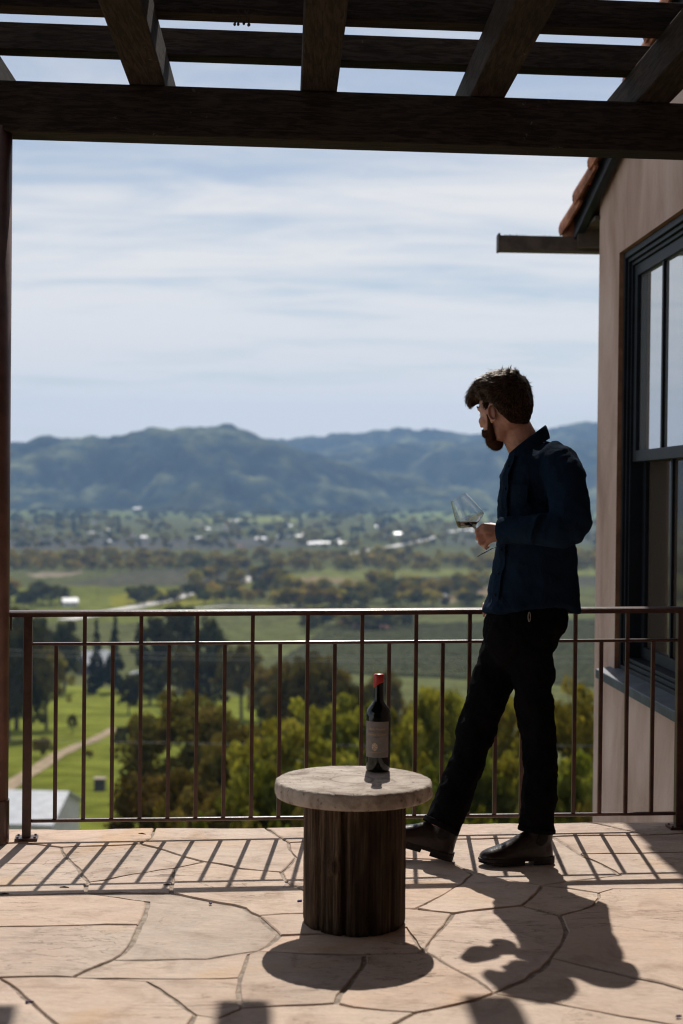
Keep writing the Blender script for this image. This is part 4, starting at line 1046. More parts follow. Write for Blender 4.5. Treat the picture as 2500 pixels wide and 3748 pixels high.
    t = MB(); t.ell(P(1170, 1238, 5.253), (.0045, .0022, .0045)); t.build('cuff_button', M_ELASTIC, cuff, True)
    pkt = MB(); g = [[shirt_pt(1113 + 46 * j / 6, .98 + .40 * i / 6, .0125) for i in range(7)] for j in range(7)]
    g2 = [[shirt_pt(1113 + 46 * j / 6, .98 + .40 * i / 6, .008) for i in range(7)] for j in range(7)]
    pkt.loft(g, False, closed=False); pkt.build('pocket', M_SHIRT, shirt, False)
    po = bpy.data.objects['pocket']; q = po.modifiers.new('t', 'SOLIDIFY'); q.thickness = .003
    # ---- trousers
    t = MB()
    t.loft([ering(1214, 1388, 88, 5.475, .145), ering(1210, 1420, 96, 5.475, .15), ering(1202, 1455, 93, 5.475, .155), ering(1195, 1488, 80, 5.47, .145), ering(1190, 1515, 58, 5.465, .11), ering(1188, 1545, 34, 5.46, .07)], True)
    t.tube([P(1222, 1455, 5.40), P(1222, 1520, 5.395), P(1224, 1580, 5.38), P(1228, 1640, 5.37), P(1238, 1700, 5.35), P(1242, 1760, 5.33), P(1239, 1830, 5.305), P(1234, 1880, 5.295), P(1231, 1907, 5.29)],
           [.078, .080, .070, .068, .0625, .060, .062, .0635, .0635], 22)
    t.tube([P(1166, 1455, 5.53), P(1150, 1520, 5.50), P(1120, 1595, 5.46), P(1098, 1660, 5.42), P(1076, 1740, 5.375), P(1048, 1820, 5.33), P(1026, 1868, 5.305), P(1012, 1898, 5.293)],
           [.082, .084, .076, .072, .066, .063, .063, .064], 22)
    t.ell(P(1068, 1668, 5.40), (.030, .04, .028))
    tr = t.build('trousers', M_JEAN, mn, True); remesh(tr, .0075, 5, .5); bake(tr)
    tx = bpy.data.textures.new('denim folds', 'CLOUDS'); tx.noise_scale = .06; tx.noise_depth = 3
    dm = tr.modifiers.new('folds', 'DISPLACE'); dm.texture = tx; dm.strength = .030; dm.mid_level = .5; dm.texture_coords = 'LOCAL'
    for a_, c_, rr0 in ((P(1232.5, 1899, 5.291), P(1231.5, 1909, 5.29), .0665), (P(1015.5, 1889, 5.296), P(1010, 1901, 5.292), .067)):
        mb = MB(); mb.tube([a_, c_], [rr0, rr0 + .001], 28); mb.build('trouser_hem', M_JEAN, tr, False, bevel=.003)
    # clip on the belt loop
    steel = NT('brushed steel').set(Base_Color=(0.35, 0.32, 0.28), Roughness=0.3, Metallic=1.0).m
    ck = MB(); pts = []
    for k in range(17):
        a = 2 * math.pi * k / 16; pts.append(P(1215 + 2.6 * math.cos(a), 1416 + 11 * math.sin(a), 5.318))
    ck.tube(pts, [.0016] * 17, 8, (0, 1, 0)); ck.build('key_clip', steel, tr, True)
    # ---- boots
    def boot(heel, yaw, pitch, sc, roll=0.0):
        M = Matrix.Translation(heel) @ Matrix.Rotation(yaw, 4, 'Z') @ Matrix.Rotation(-pitch, 4, 'Y') @ Matrix.Rotation(roll, 4, 'X') @ Matrix.Scale(sc, 4)
        V = lambda x, y, z: M @ Vector((x, y, z))
        # x forward from the heel, z up; last shape widens at the ball and curves in at the waist
        prof = [(0.004, .020, .060), (.018, .030, .105), (.045, .034, .120), (.080, .034, .118), (.110, .035, .122), (.140, .037, .108), (.170, .041, .090), (.200, .045, .076), (.228, .045, .066), (.252, .041, .058), (.270, .032, .050), (.281, .017, .040)]
        mb = MB(); rings = []
        for x, w, h in prof:
            ring = []
            for k in range(20):
                a = 2 * math.pi * k / 20; ca, sa = math.cos(a), math.sin(a)
                z = .026 + (h - .026) * (max(0, sa) ** .8) if sa > 0 else .026 + .010 * sa
                off = .006 * math.sin(x / .285 * math.pi) - .004 * (x > .2)
                ring.append(V(x, off + w * math.copysign(abs(ca) ** .8, ca), z))
            rings.append(ring)
        mb.loft(rings, True)
        mb.tube([V(.062, 0, .045), V(.058, 0, .09), V(.054, 0, .13), V(.056, 0, .185)], [(.054, .034), (.053, .036), (.052, .039), (.054, .041)], 22, tuple(M.to_3x3() @ Vector((0, 1, 0))))
        up = remesh(mb.build('boot', M_LEATHER, mn, True), .005, 6, .5); bake(up)
        so_ = MB(); outl = []
        for x, w in ((-.002, .018), (.004, .026), (.02, .034), (.05, .0365), (.085, .035), (.12, .034), (.15, .037), (.18, .043), (.21, .0475), (.238, .046), (.262, .037), (.278, .024), (.288, .008)): outl.append((x, w))
        pts = [(x, w + .004 * math.sin(x / .285 * math.pi)) for x, w in outl] + [(x, -w + .004 * math.sin(x / .285 * math.pi)) for x, w in reversed(outl)]
        n = len(pts)
        bz = lambda x: .016 if x > .085 else .016
        v = [V(x, y, .015 + (.004 if x > .25 else 0) * ((x - .25) / .03)) for x, y in pts] + [V(x, y, .0285) for x, y in pts]
        so_.add(v, [tuple(range(n - 1, -1, -1)), tuple(range(n, 2 * n))] + [(i, (i + 1) % n, (i + 1) % n + n, i + n) for i in range(n)])
        hp = [p for p in pts if p[0] <= .086]; m = len(hp)
        v = [V(x, y * .97, 0) for x, y in hp] + [V(x, y, .0148) for x, y in hp]
        so_.add(v, [tuple(range(m - 1, -1, -1)), tuple(range(m, 2 * m))] + [(i, (i + 1) % m, (i + 1) % m + m, i + m) for i in range(m)])
        fp = [p for p in pts if p[0] >= .10]; m = len(fp)
        v = [V(x, y * .97, .002 + max(0, x - .22) * .16) for x, y in fp] + [V(x, y, .0148) for x, y in fp]
        so_.add(v, [tuple(range(m - 1, -1, -1)), tuple(range(m, 2 * m))] + [(i, (i + 1) % m, (i + 1) % m + m, i + m) for i in range(m)])
        so_.build('sole', M_SOLE, up, False, bevel=.0015)
        for sg in (-1, 1):
            el = MB(); gpts = [[V(.040 + .042 * i / 6 - .003 * j, sg * (.0372 + .0035 * j / 6 + .0015 * math.sin(math.pi * i / 6)), .072 + .085 * j / 6 + (.012 * (abs(i - 3) / 3) ** 2 if j == 0 else 0)) for i in range(7)] for j in range(7)]
            el.loft(gpts, False, closed=False); e = el.build('elastic_panel', M_ELASTIC, up, True); q = e.modifiers.new('t', 'SOLIDIFY'); q.thickness = .004; q.offset = 0
    h1 = floor_at(2022, 3156); t1 = floor_at(1752, 3168); d1 = t1 - h1
    boot(h1 + Vector((0, 0, .001)), math.atan2(d1.y, d1.x), 0.0, d1.length / .288)
    h2 = floor_at(1642, 3152); boot(h2 + Vector((.012, 0, .002)), R(171), R(15), .95)
build_man()

# ------------------------------------------------------------------ the valley: terrain and hills
PR_R = np.array([0, 6.2, 10, 20, 40, 80, 150, 250, 400, 584, 800, 977, 1426, 2000, 3000, 4000, 5200, 9500.])
PR_D = np.array([2.6, 3.6, 5.2, 8.6, 13.5, 21.8, 33.0, 43.0, 57.5, 69.0, 72.6, 73.6, 74.2, 74.4, 66.0, 53.0, 44.0, 40.0])
def tz(x, y):
    """terrain height; x, y arrays or numbers (camera stands at the origin)"""
    x = np.asarray(x, float); y = np.asarray(y, float); r = np.sqrt(x * x + y * y)
    z = CAM_H - np.interp(np.log(r + 3), np.log(PR_R + 3), PR_D)
    amp = np.interp(r, [0, 30, 120, 400, 800, 4000], [0.0, .5, 1.8, 3.0, 1.2, 6.0])
    z = z + amp * (fbm(x / 90 + 40, y / 90 + 40, 31, 3) - .5)
    return z
def tz1(x, y): return float(tz(np.array([x]), np.array([y]))[0])
def ground_at(dx, dy):
    """display pixel -> point on the terrain"""
    o, r = ray(dx * S, dy * S); t = np.concatenate([np.geomspace(8, 9000, 900)])
    X, Y, Z = o.x + r.x * t, o.y + r.y * t, o.z + r.z * t
    h = Z - tz(X, Y); i = int(np.argmax(h < 0)) if (h < 0).any() else len(t) - 1
    a = h[i - 1] / (h[i - 1] - h[i] + 1e-9); tt = t[i - 1] + (t[i] - t[i - 1]) * a
    return Vector((o.x + r.x * tt, o.y + r.y * tt, o.z + r.z * tt))
def project(x, y, z):
    """world arrays -> display pixels"""
    Mi = np.array(CM.inverted()); q = Mi[:3, :3] @ np.vstack([x, y, z]) + Mi[:3, 3:4]
    return (CX + FPX * q[0] / -q[2]) / S, (CY - FPX * q[1] / -q[2]) / S
def inpoly(px, py, poly):
    ins = np.zeros(px.shape, bool); n = len(poly)
    for i in range(n):
        x0, y0 = poly[i]; x1, y1 = poly[(i + 1) % n]
        c = ((y0 > py) != (y1 > py)) & (px < (x1 - x0) * (py - y0) / (y1 - y0 + 1e-9) + x0); ins ^= c
    return ins
def grid_mesh(name, X, Y, Z, C, mat, smooth=True):
    nr, na = X.shape; me = bpy.data.meshes.new(name)
    co = np.stack([X, Y, Z], -1).reshape(-1, 3).astype(np.float32)
    idx = np.arange(nr * na).reshape(nr, na)
    q = np.stack([idx[:-1, :-1], idx[:-1, 1:], idx[1:, 1:], idx[1:, :-1]], -1).reshape(-1, 4)
    me.vertices.add(len(co)); me.vertices.foreach_set('co', co.ravel())
    me.loops.add(q.size); me.loops.foreach_set('vertex_index', q.ravel().astype(np.int32))
    me.polygons.add(len(q)); me.polygons.foreach_set('loop_start', np.arange(0, q.size, 4, dtype=np.int32)); me.polygons.foreach_set('loop_total', np.full(len(q), 4, np.int32))
    me.polygons.foreach_set('use_smooth', np.full(len(q), smooth)); me.update(calc_edges=True)
    if C is not None:
        at = me.color_attributes.new('tint', 'FLOAT_COLOR', 'POINT'); c4 = np.concatenate([C.reshape(-1, 3), np.ones((len(co), 1))], 1).astype(np.float32)
        at.data.foreach_set('color', c4.ravel())
    me.materials.append(mat); o = bpy.data.objects.new(name, me); COL.objects.link(o); return o
def m_ground():
    t = NT('valley ground'); c = t.attr('tint'); v = t.coord()
    n = t.noise(v, 0.12, 6, 0.65)
    t.col(t.mix(1.0, c, t.ramp(n, [(0.3, (0.72, 0.72, 0.72)), (0.7, (1.22, 1.22, 1.22))]), 'MULTIPLY')); t.set(Roughness=1.0); t.b.inputs['Specular IOR Level'].default_value = 0.0
    t.bump(n, 0.5, 1.0); return t.m
FIELDS = [  # (polygon in display pixels, albedo)
 ([(-200,1345),(120,1350),(330,1322),(600,1312),(640,1325),(560,1350),(480,1395),(300,1430),(-200,1430)], (.105, .115, .028)),
 ([(120,1345),(330,1308),(560,1308),(650,1322),(500,1345),(300,1346)], (.072, .068, .045)),
 ([(60,1318),(120,1312),(200,1312),(160,1322),(80,1326)], (.20, .165, .12)),
 ([(250,1372),(330,1352),(470,1358),(560,1372),(380,1395),(260,1395)], (.15, .145, .022)),
 ([(560,1390),(700,1378),(760,1388),(640,1402)], (.12, .12, .03)),
 ([(640,1322),(760,1306),(1500,1308),(1500,1320),(1000,1322),(700,1330)], (.125, .135, .042)),
 ([(900,1324),(1500,1322),(1500,1346),(1000,1352),(930,1345)], (.062, .060, .042)),
 ([(640,1335),(720,1322),(830,1330),(760,1342)], (.16, .125, .07)),
 ([(1000,1375),(1100,1352),(1200,1340),(1210,1346),(1100,1368),(1020,1386)], (.175, .135, .085)),
 ([(500,1440),(760,1425),(1000,1425),(1500,1385),(1500,1590),(1000,1575),(700,1540),(520,1490)], (.085, .092, .036)),
 ([(700,1465),(1500,1440),(1500,1462),(700,1482)], (.10, .105, .048)),
 ([(-300,1585),(90,1570),(260,1583),(420,1595),(620,1600),(760,1640),(560,1800),(420,1990),(-300,1990)], (.118, .132, .022)),
 ([(0,1170),(1500,1172),(1500,1186),(700,1190),(0,1186)], (.11, .13, .05)),
 ([(420,1190),(640,1186),(700,1196),(500,1204)], (.17, .185, .055)),
 ([(0,1230),(600,1236),(760,1252),(500,1262),(0,1262)], (.075, .072, .06)),
 ([(1060,1222),(1500,1210),(1500,1246),(1100,1252),(1000,1250)], (.075, .08, .055)),
 ([(860,1186),(1180,1160),(1500,1160),(1500,1196),(900,1196)], (.14, .17, .06)),
]
def build_terrain():
    ang = np.concatenate([np.linspace(-82, -17, 40)[:-1], np.linspace(-17, 17, 300), np.linspace(17, 82, 40)[1:]]) * math.pi / 180
    rad = np.concatenate([np.linspace(6.0, 12, 8)[:-1], np.geomspace(12, 5600, 430)])
    A, Rr = np.meshgrid(ang, rad); X, Y = Rr * np.sin(A), Rr * np.cos(A)
    # keep the ground under the terrace out of sight
    Z = tz(X, Y); Z = np.where(Y < 6.6, np.minimum(Z, -2.2), Z)
    px, py = project(X.ravel(), Y.ravel(), Z.ravel())
    base = np.array([.080, .085, .034]); C = np.tile(base, (X.size, 1))
    n = fbm(X.ravel() / 160, Y.ravel() / 160, 51, 4)
    C = C * (0.95 + .6 * n)[:, None]
    wx = 9 * (fbm(px / 60 + 7, py / 9 + 3, 61, 3) - .5); wy = 4 * (fbm(px / 60 + 77, py / 9 + 13, 62, 3) - .5)
    vis = Y.ravel() > 5
    for poly, c in FIELDS:
        m = inpoly(px + wx, py + wy, poly) & vis; C[m] = np.array(c) * (.95 + .6 * n[m])[:, None]
    o = grid_mesh('terrain', X, Y, Z, C.reshape(*X.shape, 3), m_ground()); o['kind'] = 'structure'
build_terrain()

def m_hill():
    t = NT('wooded hillside'); c = t.attr('tint'); v = t.coord()
    n = t.noise(v, 0.02, 5, 0.7)
    t.col(t.mix(1.0, c, t.ramp(n, [(0.3, (0.55, 0.55, 0.55)), (0.7, (1.4, 1.4, 1.4))]), 'MULTIPLY')); t.set(Roughness=1.0); t.b.inputs['Specular IOR Level'].default_value = 0.0
    return t.m
RIDGES = [  # (crest distance, foot distance, crest outline in display pixels)
 (5300, 4250, [(-900,1060),(-300,1035),(20,1026),(60,1022),(95,1013),(135,1012),(180,1018),(260,1008),(330,998),(400,993),(430,987),(475,984),(520,982),(560,1000),(610,1012),(680,1034),(760,1058),(840,1084),(930,1104),(1050,1128),(1200,1150),(1600,1165),(2400,1170)]),
 (6300, 5000, [(-900,1100),(300,1100),(560,1085),(680,1062),(780,1046),(880,1032),(960,1026),(1040,1024),(1120,1020),(1240,1030),(1376,1024),(1600,1015),(2400,1030)]),
 (7600, 6200, [(-900,1080),(200,1050),(560,1018),(640,1013),(700,1008),(770,1000),(830,997),(880,988),(915,989),(950,990),(1050,998),(1150,1001),(1260,990),(1320,982),(1376,978),(1500,972),(1700,965),(2400,990)]),
]
def build_hills():
    ang = np.concatenate([np.linspace(-48, -15, 60)[:-1], np.linspace(-15, 15, 420), np.linspace(15, 48, 60)[1:]]) * math.pi / 180
    rad = np.concatenate([np.linspace(3900, 6400, 190), np.linspace(6420, 8600, 110)])
    A, Rr = np.meshgrid(ang, rad); X, Y = Rr * np.sin(A), Rr * np.cos(A)
    px = (CX + FPX * np.tan(A)) / S
    base = tz(X, Y) - 6; Z = base.copy()
    wn = fbm(X / 900 + 5, Y / 900 + 5, 71, 4)
    for k, (rc, r0, pts) in enumerate(RIDGES):
        q = np.array(pts, float); cy_ = np.interp(px, q[:, 0], q[:, 1]); hor = (1815 + .0105 * (px * S - CX)) / S
        crest = CAM_H + (hor - cy_) * S / FPX * rc / np.maximum(np.cos(A), .3)
        t = np.clip((Rr - r0) / (rc - r0), 0, 1); sh = t * t * (3 - 2 * t); sh = .35 * t + .65 * sh
        down = np.clip((Rr - rc) / 1500, 0, 1); sh = sh * (1 - down * down * (3 - 2 * down))
        spur = fbm(X / 620 + Y / 1500 + k * 9, Y / 900 + k * 5, 81 + k, 4) - .5; sp2 = fbm(X / 210 + k * 3, Y / 260 + X / 900, 91 + k, 3) - .5
        env = np.sin(np.clip(t, 0, 1) * math.pi) * (1 - down)
        h = (crest - base) * sh + (spur * 190 + sp2 * 80) * env
        Z = np.maximum(Z, base + h)
    up = np.clip((Z - base - 4) / 30, 0, 1)
    bump = np.clip((fbm(X / 55, Y / 85, 101, 3) - .28) / .44, 0, 1); Z = Z + up * 20 * (bump - .35); Z = Z + up * 26 * (fbm(X / 95, Y / 130, 141, 2) - .45); patch = fbm(X / 130 + 4, Y / 170 + 2, 131, 3)
    n = fbm(X / 420 + 3, Y / 420 + 8, 111, 5); clear = np.clip((n - .56) / .06, 0, 1) * np.clip(1.25 - (Z - base) / 230, 0, 1)
    wood_ = np.stack([.014 + .095 * bump ** 1.6, .024 + .092 * bump ** 1.6, .018 + .035 * bump], -1) * (np.clip((patch - .36) / .3, 0, 1) * .9 + .45)[..., None]
    grass = np.array([.125, .145, .060]); C = wood_ * (1 - clear[..., None]) + grass * clear[..., None]
    low = np.clip(1 - (Z - base) / 45, 0, 1)[..., None] * np.clip((px - 820) / 120, 0, 1)[..., None]
    C = C * (1 - .8 * low) + grass * .9 * .8 * low
    o = grid_mesh('hills', X, Y, Z, C, m_hill()); o['kind'] = 'structure'
build_hills()

# haze: one closed box of even, thin air round everything
def build_haze():
    t = NT('valley haze'); t.t.nodes.remove(t.b)
    v = t.n('ShaderNodeVolumePrincipled'); v.inputs['Color'].default_value = (.38, .61, 1.0, 1); v.inputs['Density'].default_value = 8.2e-5; v.inputs['Anisotropy'].default_value = 0.1
    t.l(v.outputs[0], t.out.inputs['Volume'])
    mb = MB(); mb.box(Vector((0, 4300, 215)), (15000, 9400, 650)); o = mb.build('haze', t.m); o['kind'] = 'stuff'
build_haze()

# ------------------------------------------------------------------ roads and path
M_ROAD = paint('pale road surface', (0.44, 0.41, 0.36), 0.6, 0.15, 0.2)
M_DIRT = paint('dirt track', (0.27, 0.20, 0.12), 1.0, 0.25, 0.6)
def strip(name, pts, w, mat, lift=.25):
    P3 = [ground_at(*p) for p in pts]; dense = []
    for a, b in zip(P3[:-1], P3[1:]):
        n = max(2, int((b - a).length / (12 if a.length > 400 else 3)))
        n = min(n, 80)
        dense += [a + (b - a) * (i / n) for i in range(n)]
    dense.append(P3[-1]); mb = MB(); rings = []
    for i, p in enumerate(dense):
        t = dense[min(i + 1, len(dense) - 1)] - dense[max(i - 1, 0)]; t.z = 0; t.normalize(); s_ = Vector((-t.y, t.x, 0)) * (w / 2)
        ring = []
        for k in (-1, -.33, .33, 1):
            q = p + s_ * k; ring.append(Vector((q.x, q.y, tz1(q.x, q.y) + lift)))
        rings.append(ring)
    mb.loft(rings, False, closed=False); o = mb.build(name, mat); o['kind'] = 'structure'; return o
strip('dirt_path', [(-60, 1850), (12, 1812), (60, 1780), (120, 1742), (180, 1712), (232, 1690), (262, 1672)], 2.6, M_DIRT, .12)
strip('valley_road', [(150, 1425), (230, 1410), (300, 1397), (385, 1380), (440, 1361), (515, 1352), (560, 1336), (620, 1309), (640, 1300)], 11, M_ROAD, .6)
strip('highway', [(800, 1275), (895, 1257), (960, 1244), (1035, 1222), (1100, 1205)], 15, M_ROAD, .9)
strip('farm_lane', [(430, 1399), (520, 1392), (620, 1396), (700, 1392)], 5, M_ROAD, .4)

# ------------------------------------------------------------------ trees
def m_leaf(name, c, trans=0.35, var=0.35):
    t = NT(name); a = t.attr('tint'); oi = t.n('ShaderNodeObjectInfo')
    hs = t.n('ShaderNodeHueSaturation'); t.l(t.mix(1.0, c, a, 'MULTIPLY'), hs.inputs['Color'])
    mr = t.n('ShaderNodeMapRange'); mr.inputs[3].default_value = .478; mr.inputs[4].default_value = .515; t.l(oi.outputs['Random'], mr.inputs[0]); t.l(mr.outputs[0], hs.inputs['Hue'])
    mv = t.n('ShaderNodeMapRange'); mv.inputs[3].default_value = 1 - var; mv.inputs[4].default_value = 1 + var
    q = t.math('FRACT', t.math('MULTIPLY', oi.outputs['Random'], 7.13)); t.l(q, mv.inputs[0]); t.l(mv.outputs[0], hs.inputs['Value'])
    d = t.n('ShaderNodeBsdfDiffuse'); tr = t.n('ShaderNodeBsdfTranslucent'); t.l(hs.outputs[0], d.inputs[0])
    wm = t.mix(1.0, hs.outputs[0], (1.35, 1.25, .55), 'MULTIPLY'); t.l(wm, tr.inputs[0])
    mx = t.n('ShaderNodeMixShader'); mx.inputs[0].default_value = trans; t.l(d.outputs[0], mx.inputs[1]); t.l(tr.outputs[0], mx.inputs[2])
    t.t.nodes.remove(t.b); t.l(mx.outputs[0], t.out.inputs[0]); return t.m
L_OLIVE = m_leaf('olive oak leaves', (.110, .098, .034), .4); L_SPRING = m_leaf('fresh spring leaves', (.150, .158, .034), .5)
L_GREEN = m_leaf('green leaves', (.112, .130, .028), .48); L_DARK = m_leaf('dark evergreen leaves', (.058, .062, .026), .25)
L_YEL = m_leaf('yellow green leaves', (.215, .178, .038), .5); L_CON = m_leaf('conifer needles', (.022, .032, .020), .1)
L_VAL = m_leaf('valley tree leaves', (.20, .18, .055), .4, .4); L_VDARK = m_leaf('dark valley tree leaves', (.075, .080, .035), .3, .4)
M_BARK = paint('grey brown bark', (.060, .045, .034), .95, .35, 3, .4)
def crown_mesh(name, seed, Rx, z0, z1, nblob, nleaf, size, mat, shape='round', blob=.30):
    g = np.random.default_rng(seed); H = z1 - z0
    if shape == 'cone':
        tt = g.random(nblob) ** .75; rad = Rx * (1 - tt) * .92 + .04 * Rx; an = g.random(nblob) * 2 * np.pi; rr_ = rad * (.55 + .45 * g.random(nblob))
        bc = np.stack([rr_ * np.cos(an), rr_ * np.sin(an), z0 + tt * H], 1); br = np.maximum(.12 * Rx, rad * .42)
    else:
        d = g.normal(size=(nblob, 3)); d /= np.linalg.norm(d, axis=1)[:, None]; d[:, 2] = np.where(d[:, 2] < -.55, -d[:, 2], d[:, 2])
        sc = .62 + .28 * g.random(nblob); lump = .78 + .44 * g.random(nblob)
        bc = d * np.array([Rx, Rx, H / 2]) * (sc * lump)[:, None]; bc[:, 2] += (z0 + z1) / 2; br = Rx * blob * (.65 + .7 * g.random(nblob))
    w = br ** 2; bi = g.choice(nblob, nleaf, p=w / w.sum())
    d = g.normal(size=(nleaf, 3)); d /= np.linalg.norm(d, axis=1)[:, None]
    p = bc[bi] + d * (br[bi] * (.45 + .6 * g.random(nleaf) ** .6))[:, None] * np.array([1, 1, .8])
    nrm = d + .9 * g.normal(size=(nleaf, 3)); nrm /= np.linalg.norm(nrm, axis=1)[:, None]
    ref = g.normal(size=(nleaf, 3)); a = np.cross(nrm, ref); a /= np.linalg.norm(a, axis=1)[:, None]; b = np.cross(nrm, a)
    s1 = size * (.6 + .8 * g.random(nleaf)); s2 = s1 * (.55 + .3 * g.random(nleaf))
    a *= s1[:, None]; b *= s2[:, None]
    co = np.stack([p - a, p - b * .8 + a * .1, p + a, p + b], 1).reshape(-1, 3).astype(np.float32)
    me = bpy.data.meshes.new(name); n = nleaf
    me.vertices.add(4 * n); me.vertices.foreach_set('co', co.ravel()); me.loops.add(4 * n); me.loops.foreach_set('vertex_index', np.arange(4 * n, dtype=np.int32))
    me.polygons.add(n); me.polygons.foreach_set('loop_start', np.arange(0, 4 * n, 4, dtype=np.int32)); me.polygons.foreach_set('loop_total', np.full(n, 4, np.int32)); me.update(calc_edges=True)
    bt = .62 + .75 * g.random(nblob); tint = np.stack([bt * (.95 + .2 * g.random(nblob)), bt, bt * (.8 + .4 * g.random(nblob))], 1)[bi]; tint = tint * (.85 + .3 * g.random((nleaf, 1)))
    at = me.color_attributes.new('tint', 'FLOAT_COLOR', 'POINT'); at.data.foreach_set('color', np.repeat(np.concatenate([tint, np.ones((n, 1))], 1), 4, 0).astype(np.float32).ravel())
    me.materials.append(mat); return me, bc
PROTO = {}
def tree_proto(key, name, seed, H, Rx, mat, nleaf, size, nblob=40, shape='round', base=.18, simple=False, blob=.30):
    rnd = random.Random(seed); z0 = H * base
    me, bc = crown_mesh('crown', seed, Rx, z0, H, nblob, nleaf, size, mat, shape, blob)
    tb = MB(); tr0 = H * .032 if shape != 'cone' else H * .018
    lean = Vector((rnd.uniform(-.3, .3), rnd.uniform(-.3, .3), 0))
    zt = z0 + (H - z0) * (.55 if shape != 'cone' else .9)
    sp = [Vector((0, 0, -.8)), Vector((0, 0, 0)), lean * .5 + Vector((0, 0, zt * .45)), lean + Vector((0, 0, zt))]
    tb.tube(sp, [tr0 * 1.35, tr0, tr0 * .8, tr0 * .3], 8)
    if shape != 'cone':
        for i in range(9 if not simple else 3):
            b = Vector(bc[rnd.randrange(len(bc))]); s0 = sp[2] * rnd.uniform(.7, 1.0) + (sp[3] - sp[2]) * rnd.uniform(0, .4)
            m_ = (s0 + b) / 2 + Vector((rnd.uniform(-.4, .4), rnd.uniform(-.4, .4), rnd.uniform(-.2, .5)))
            tb.tube([s0, m_, b], [tr0 * .5, tr0 * .3, tr0 * .1], 6)
    if simple:          # one mesh for the far trees
        bm = bmesh.new(); bm.from_mesh(me); lay = bm.verts.layers.float_color.get('tint')
        t2 = bpy.data.meshes.new('x'); t2.from_pydata(tb.v, [], tb.f); k = len(bm.faces); bm.from_mesh(t2); bm.faces.ensure_lookup_table()
        for f in bm.faces[k:]: f.material_index = 1
        bm.to_mesh(me); bm.free(); bpy.data.meshes.remove(t2); me.materials.append(M_BARK); me.name = name
        PROTO[key] = (name, H, Rx, me, None)
    else:
        t2 = bpy.data.meshes.new('trunk'); t2.from_pydata([tuple(v) for v in tb.v], [], tb.f); t2.polygons.foreach_set('use_smooth', [True] * len(t2.polygons)); t2.materials.append(M_BARK)
        PROTO[key] = (name, H, Rx, me, t2)
for i in range(3):
    tree_proto(f'oak{i}', 'oak_tree', 100 + i, 10, 4.6, L_OLIVE, 13000, .16, 150, blob=.135)
    tree_proto(f'spring{i}', 'broadleaf_tree', 110 + i, 10, 4.2, L_SPRING, 13000, .15, 150, blob=.13)
tree_proto('green0', 'broadleaf_tree', 120, 10, 4.4, L_GREEN, 13000, .16, 150, blob=.135); tree_proto('green1', 'broadleaf_tree', 121, 10, 4.4, L_GREEN, 13000, .16, 150, blob=.135)
tree_proto('yellow0', 'broadleaf_tree', 125, 10, 4.2, L_YEL, 13000, .15, 150, blob=.13); tree_proto('yellow1', 'broadleaf_tree', 126, 10, 4.2, L_YEL, 13000, .15, 140, blob=.13)
for i in range(2): tree_proto(f'dark{i}', 'evergreen_tree', 130 + i, 12, 5.0, L_DARK, 7000, .27, 90, base=.0, blob=.18)
tree_proto('conifer0', 'conifer_tree', 140, 14, 2.8, L_CON, 3500, .30, 90, 'cone', .04)
tree_proto('shrub0', 'shrub', 145, 3, 2.2, L_OLIVE, 2600, .14, 26, base=.05)
for i in range(4):
    tree_proto(f'belt{i}', 'riverside_tree', 180 + i, 12, 6.2, L_VAL, 420, .95, 18, base=.04, simple=True, blob=.34)
    tree_proto(f'valley{i}', 'valley_tree', 150 + i, 12, 6.0, L_VAL, 420, .95, 16, base=.05, simple=True, blob=.36)
    tree_proto(f'valleydark{i}', 'valley_tree', 160 + i, 12, 5.5, L_VDARK, 420, .95, 16, base=.05, simple=True, blob=.36)
tree_proto('valleycon', 'conifer_tree', 170, 20, 4.2, L_CON, 360, 1.0, 40, 'cone', .02, simple=True)
def plant(key, x, y, H, Rx, label, cat='tree', group=None, rz=None):
    name, H0, R0, me, tr = PROTO[key]; z = tz1(x, y); rz = random.uniform(0, 6.28) if rz is None else rz; sc = (Rx / R0, Rx / R0, H / H0)
    if tr is None:
        o = bpy.data.objects.new(name, me); COL.objects.link(o)
    else:
        o = bpy.data.objects.new(name, None); COL.objects.link(o); o.empty_display_size = .3
        for nm, m_ in (('trunk', tr), ('crown', me)):
            c = bpy.data.objects.new(nm, m_); COL.objects.link(c); c.parent = o
    o.location = (x, y, z - .1); o.rotation_euler = (0, 0, rz); o.scale = sc
    setup(o, label, cat, group); return o
def plant_px(key, dx, top, d, wpx, label, cat='tree', group=None, base=None):
    """crown centred on display column dx, top at display row top, d metres away; base: display row of its foot"""
    if base is not None: g = ground_at(dx, base); d = g.y
    p = P(dx, top, d); H = p.z - tz1(p.x, p.y)
    return plant(key, p.x, p.y, max(H, 1.0), wpx * S / FPX * d / 2, label, cat, group)
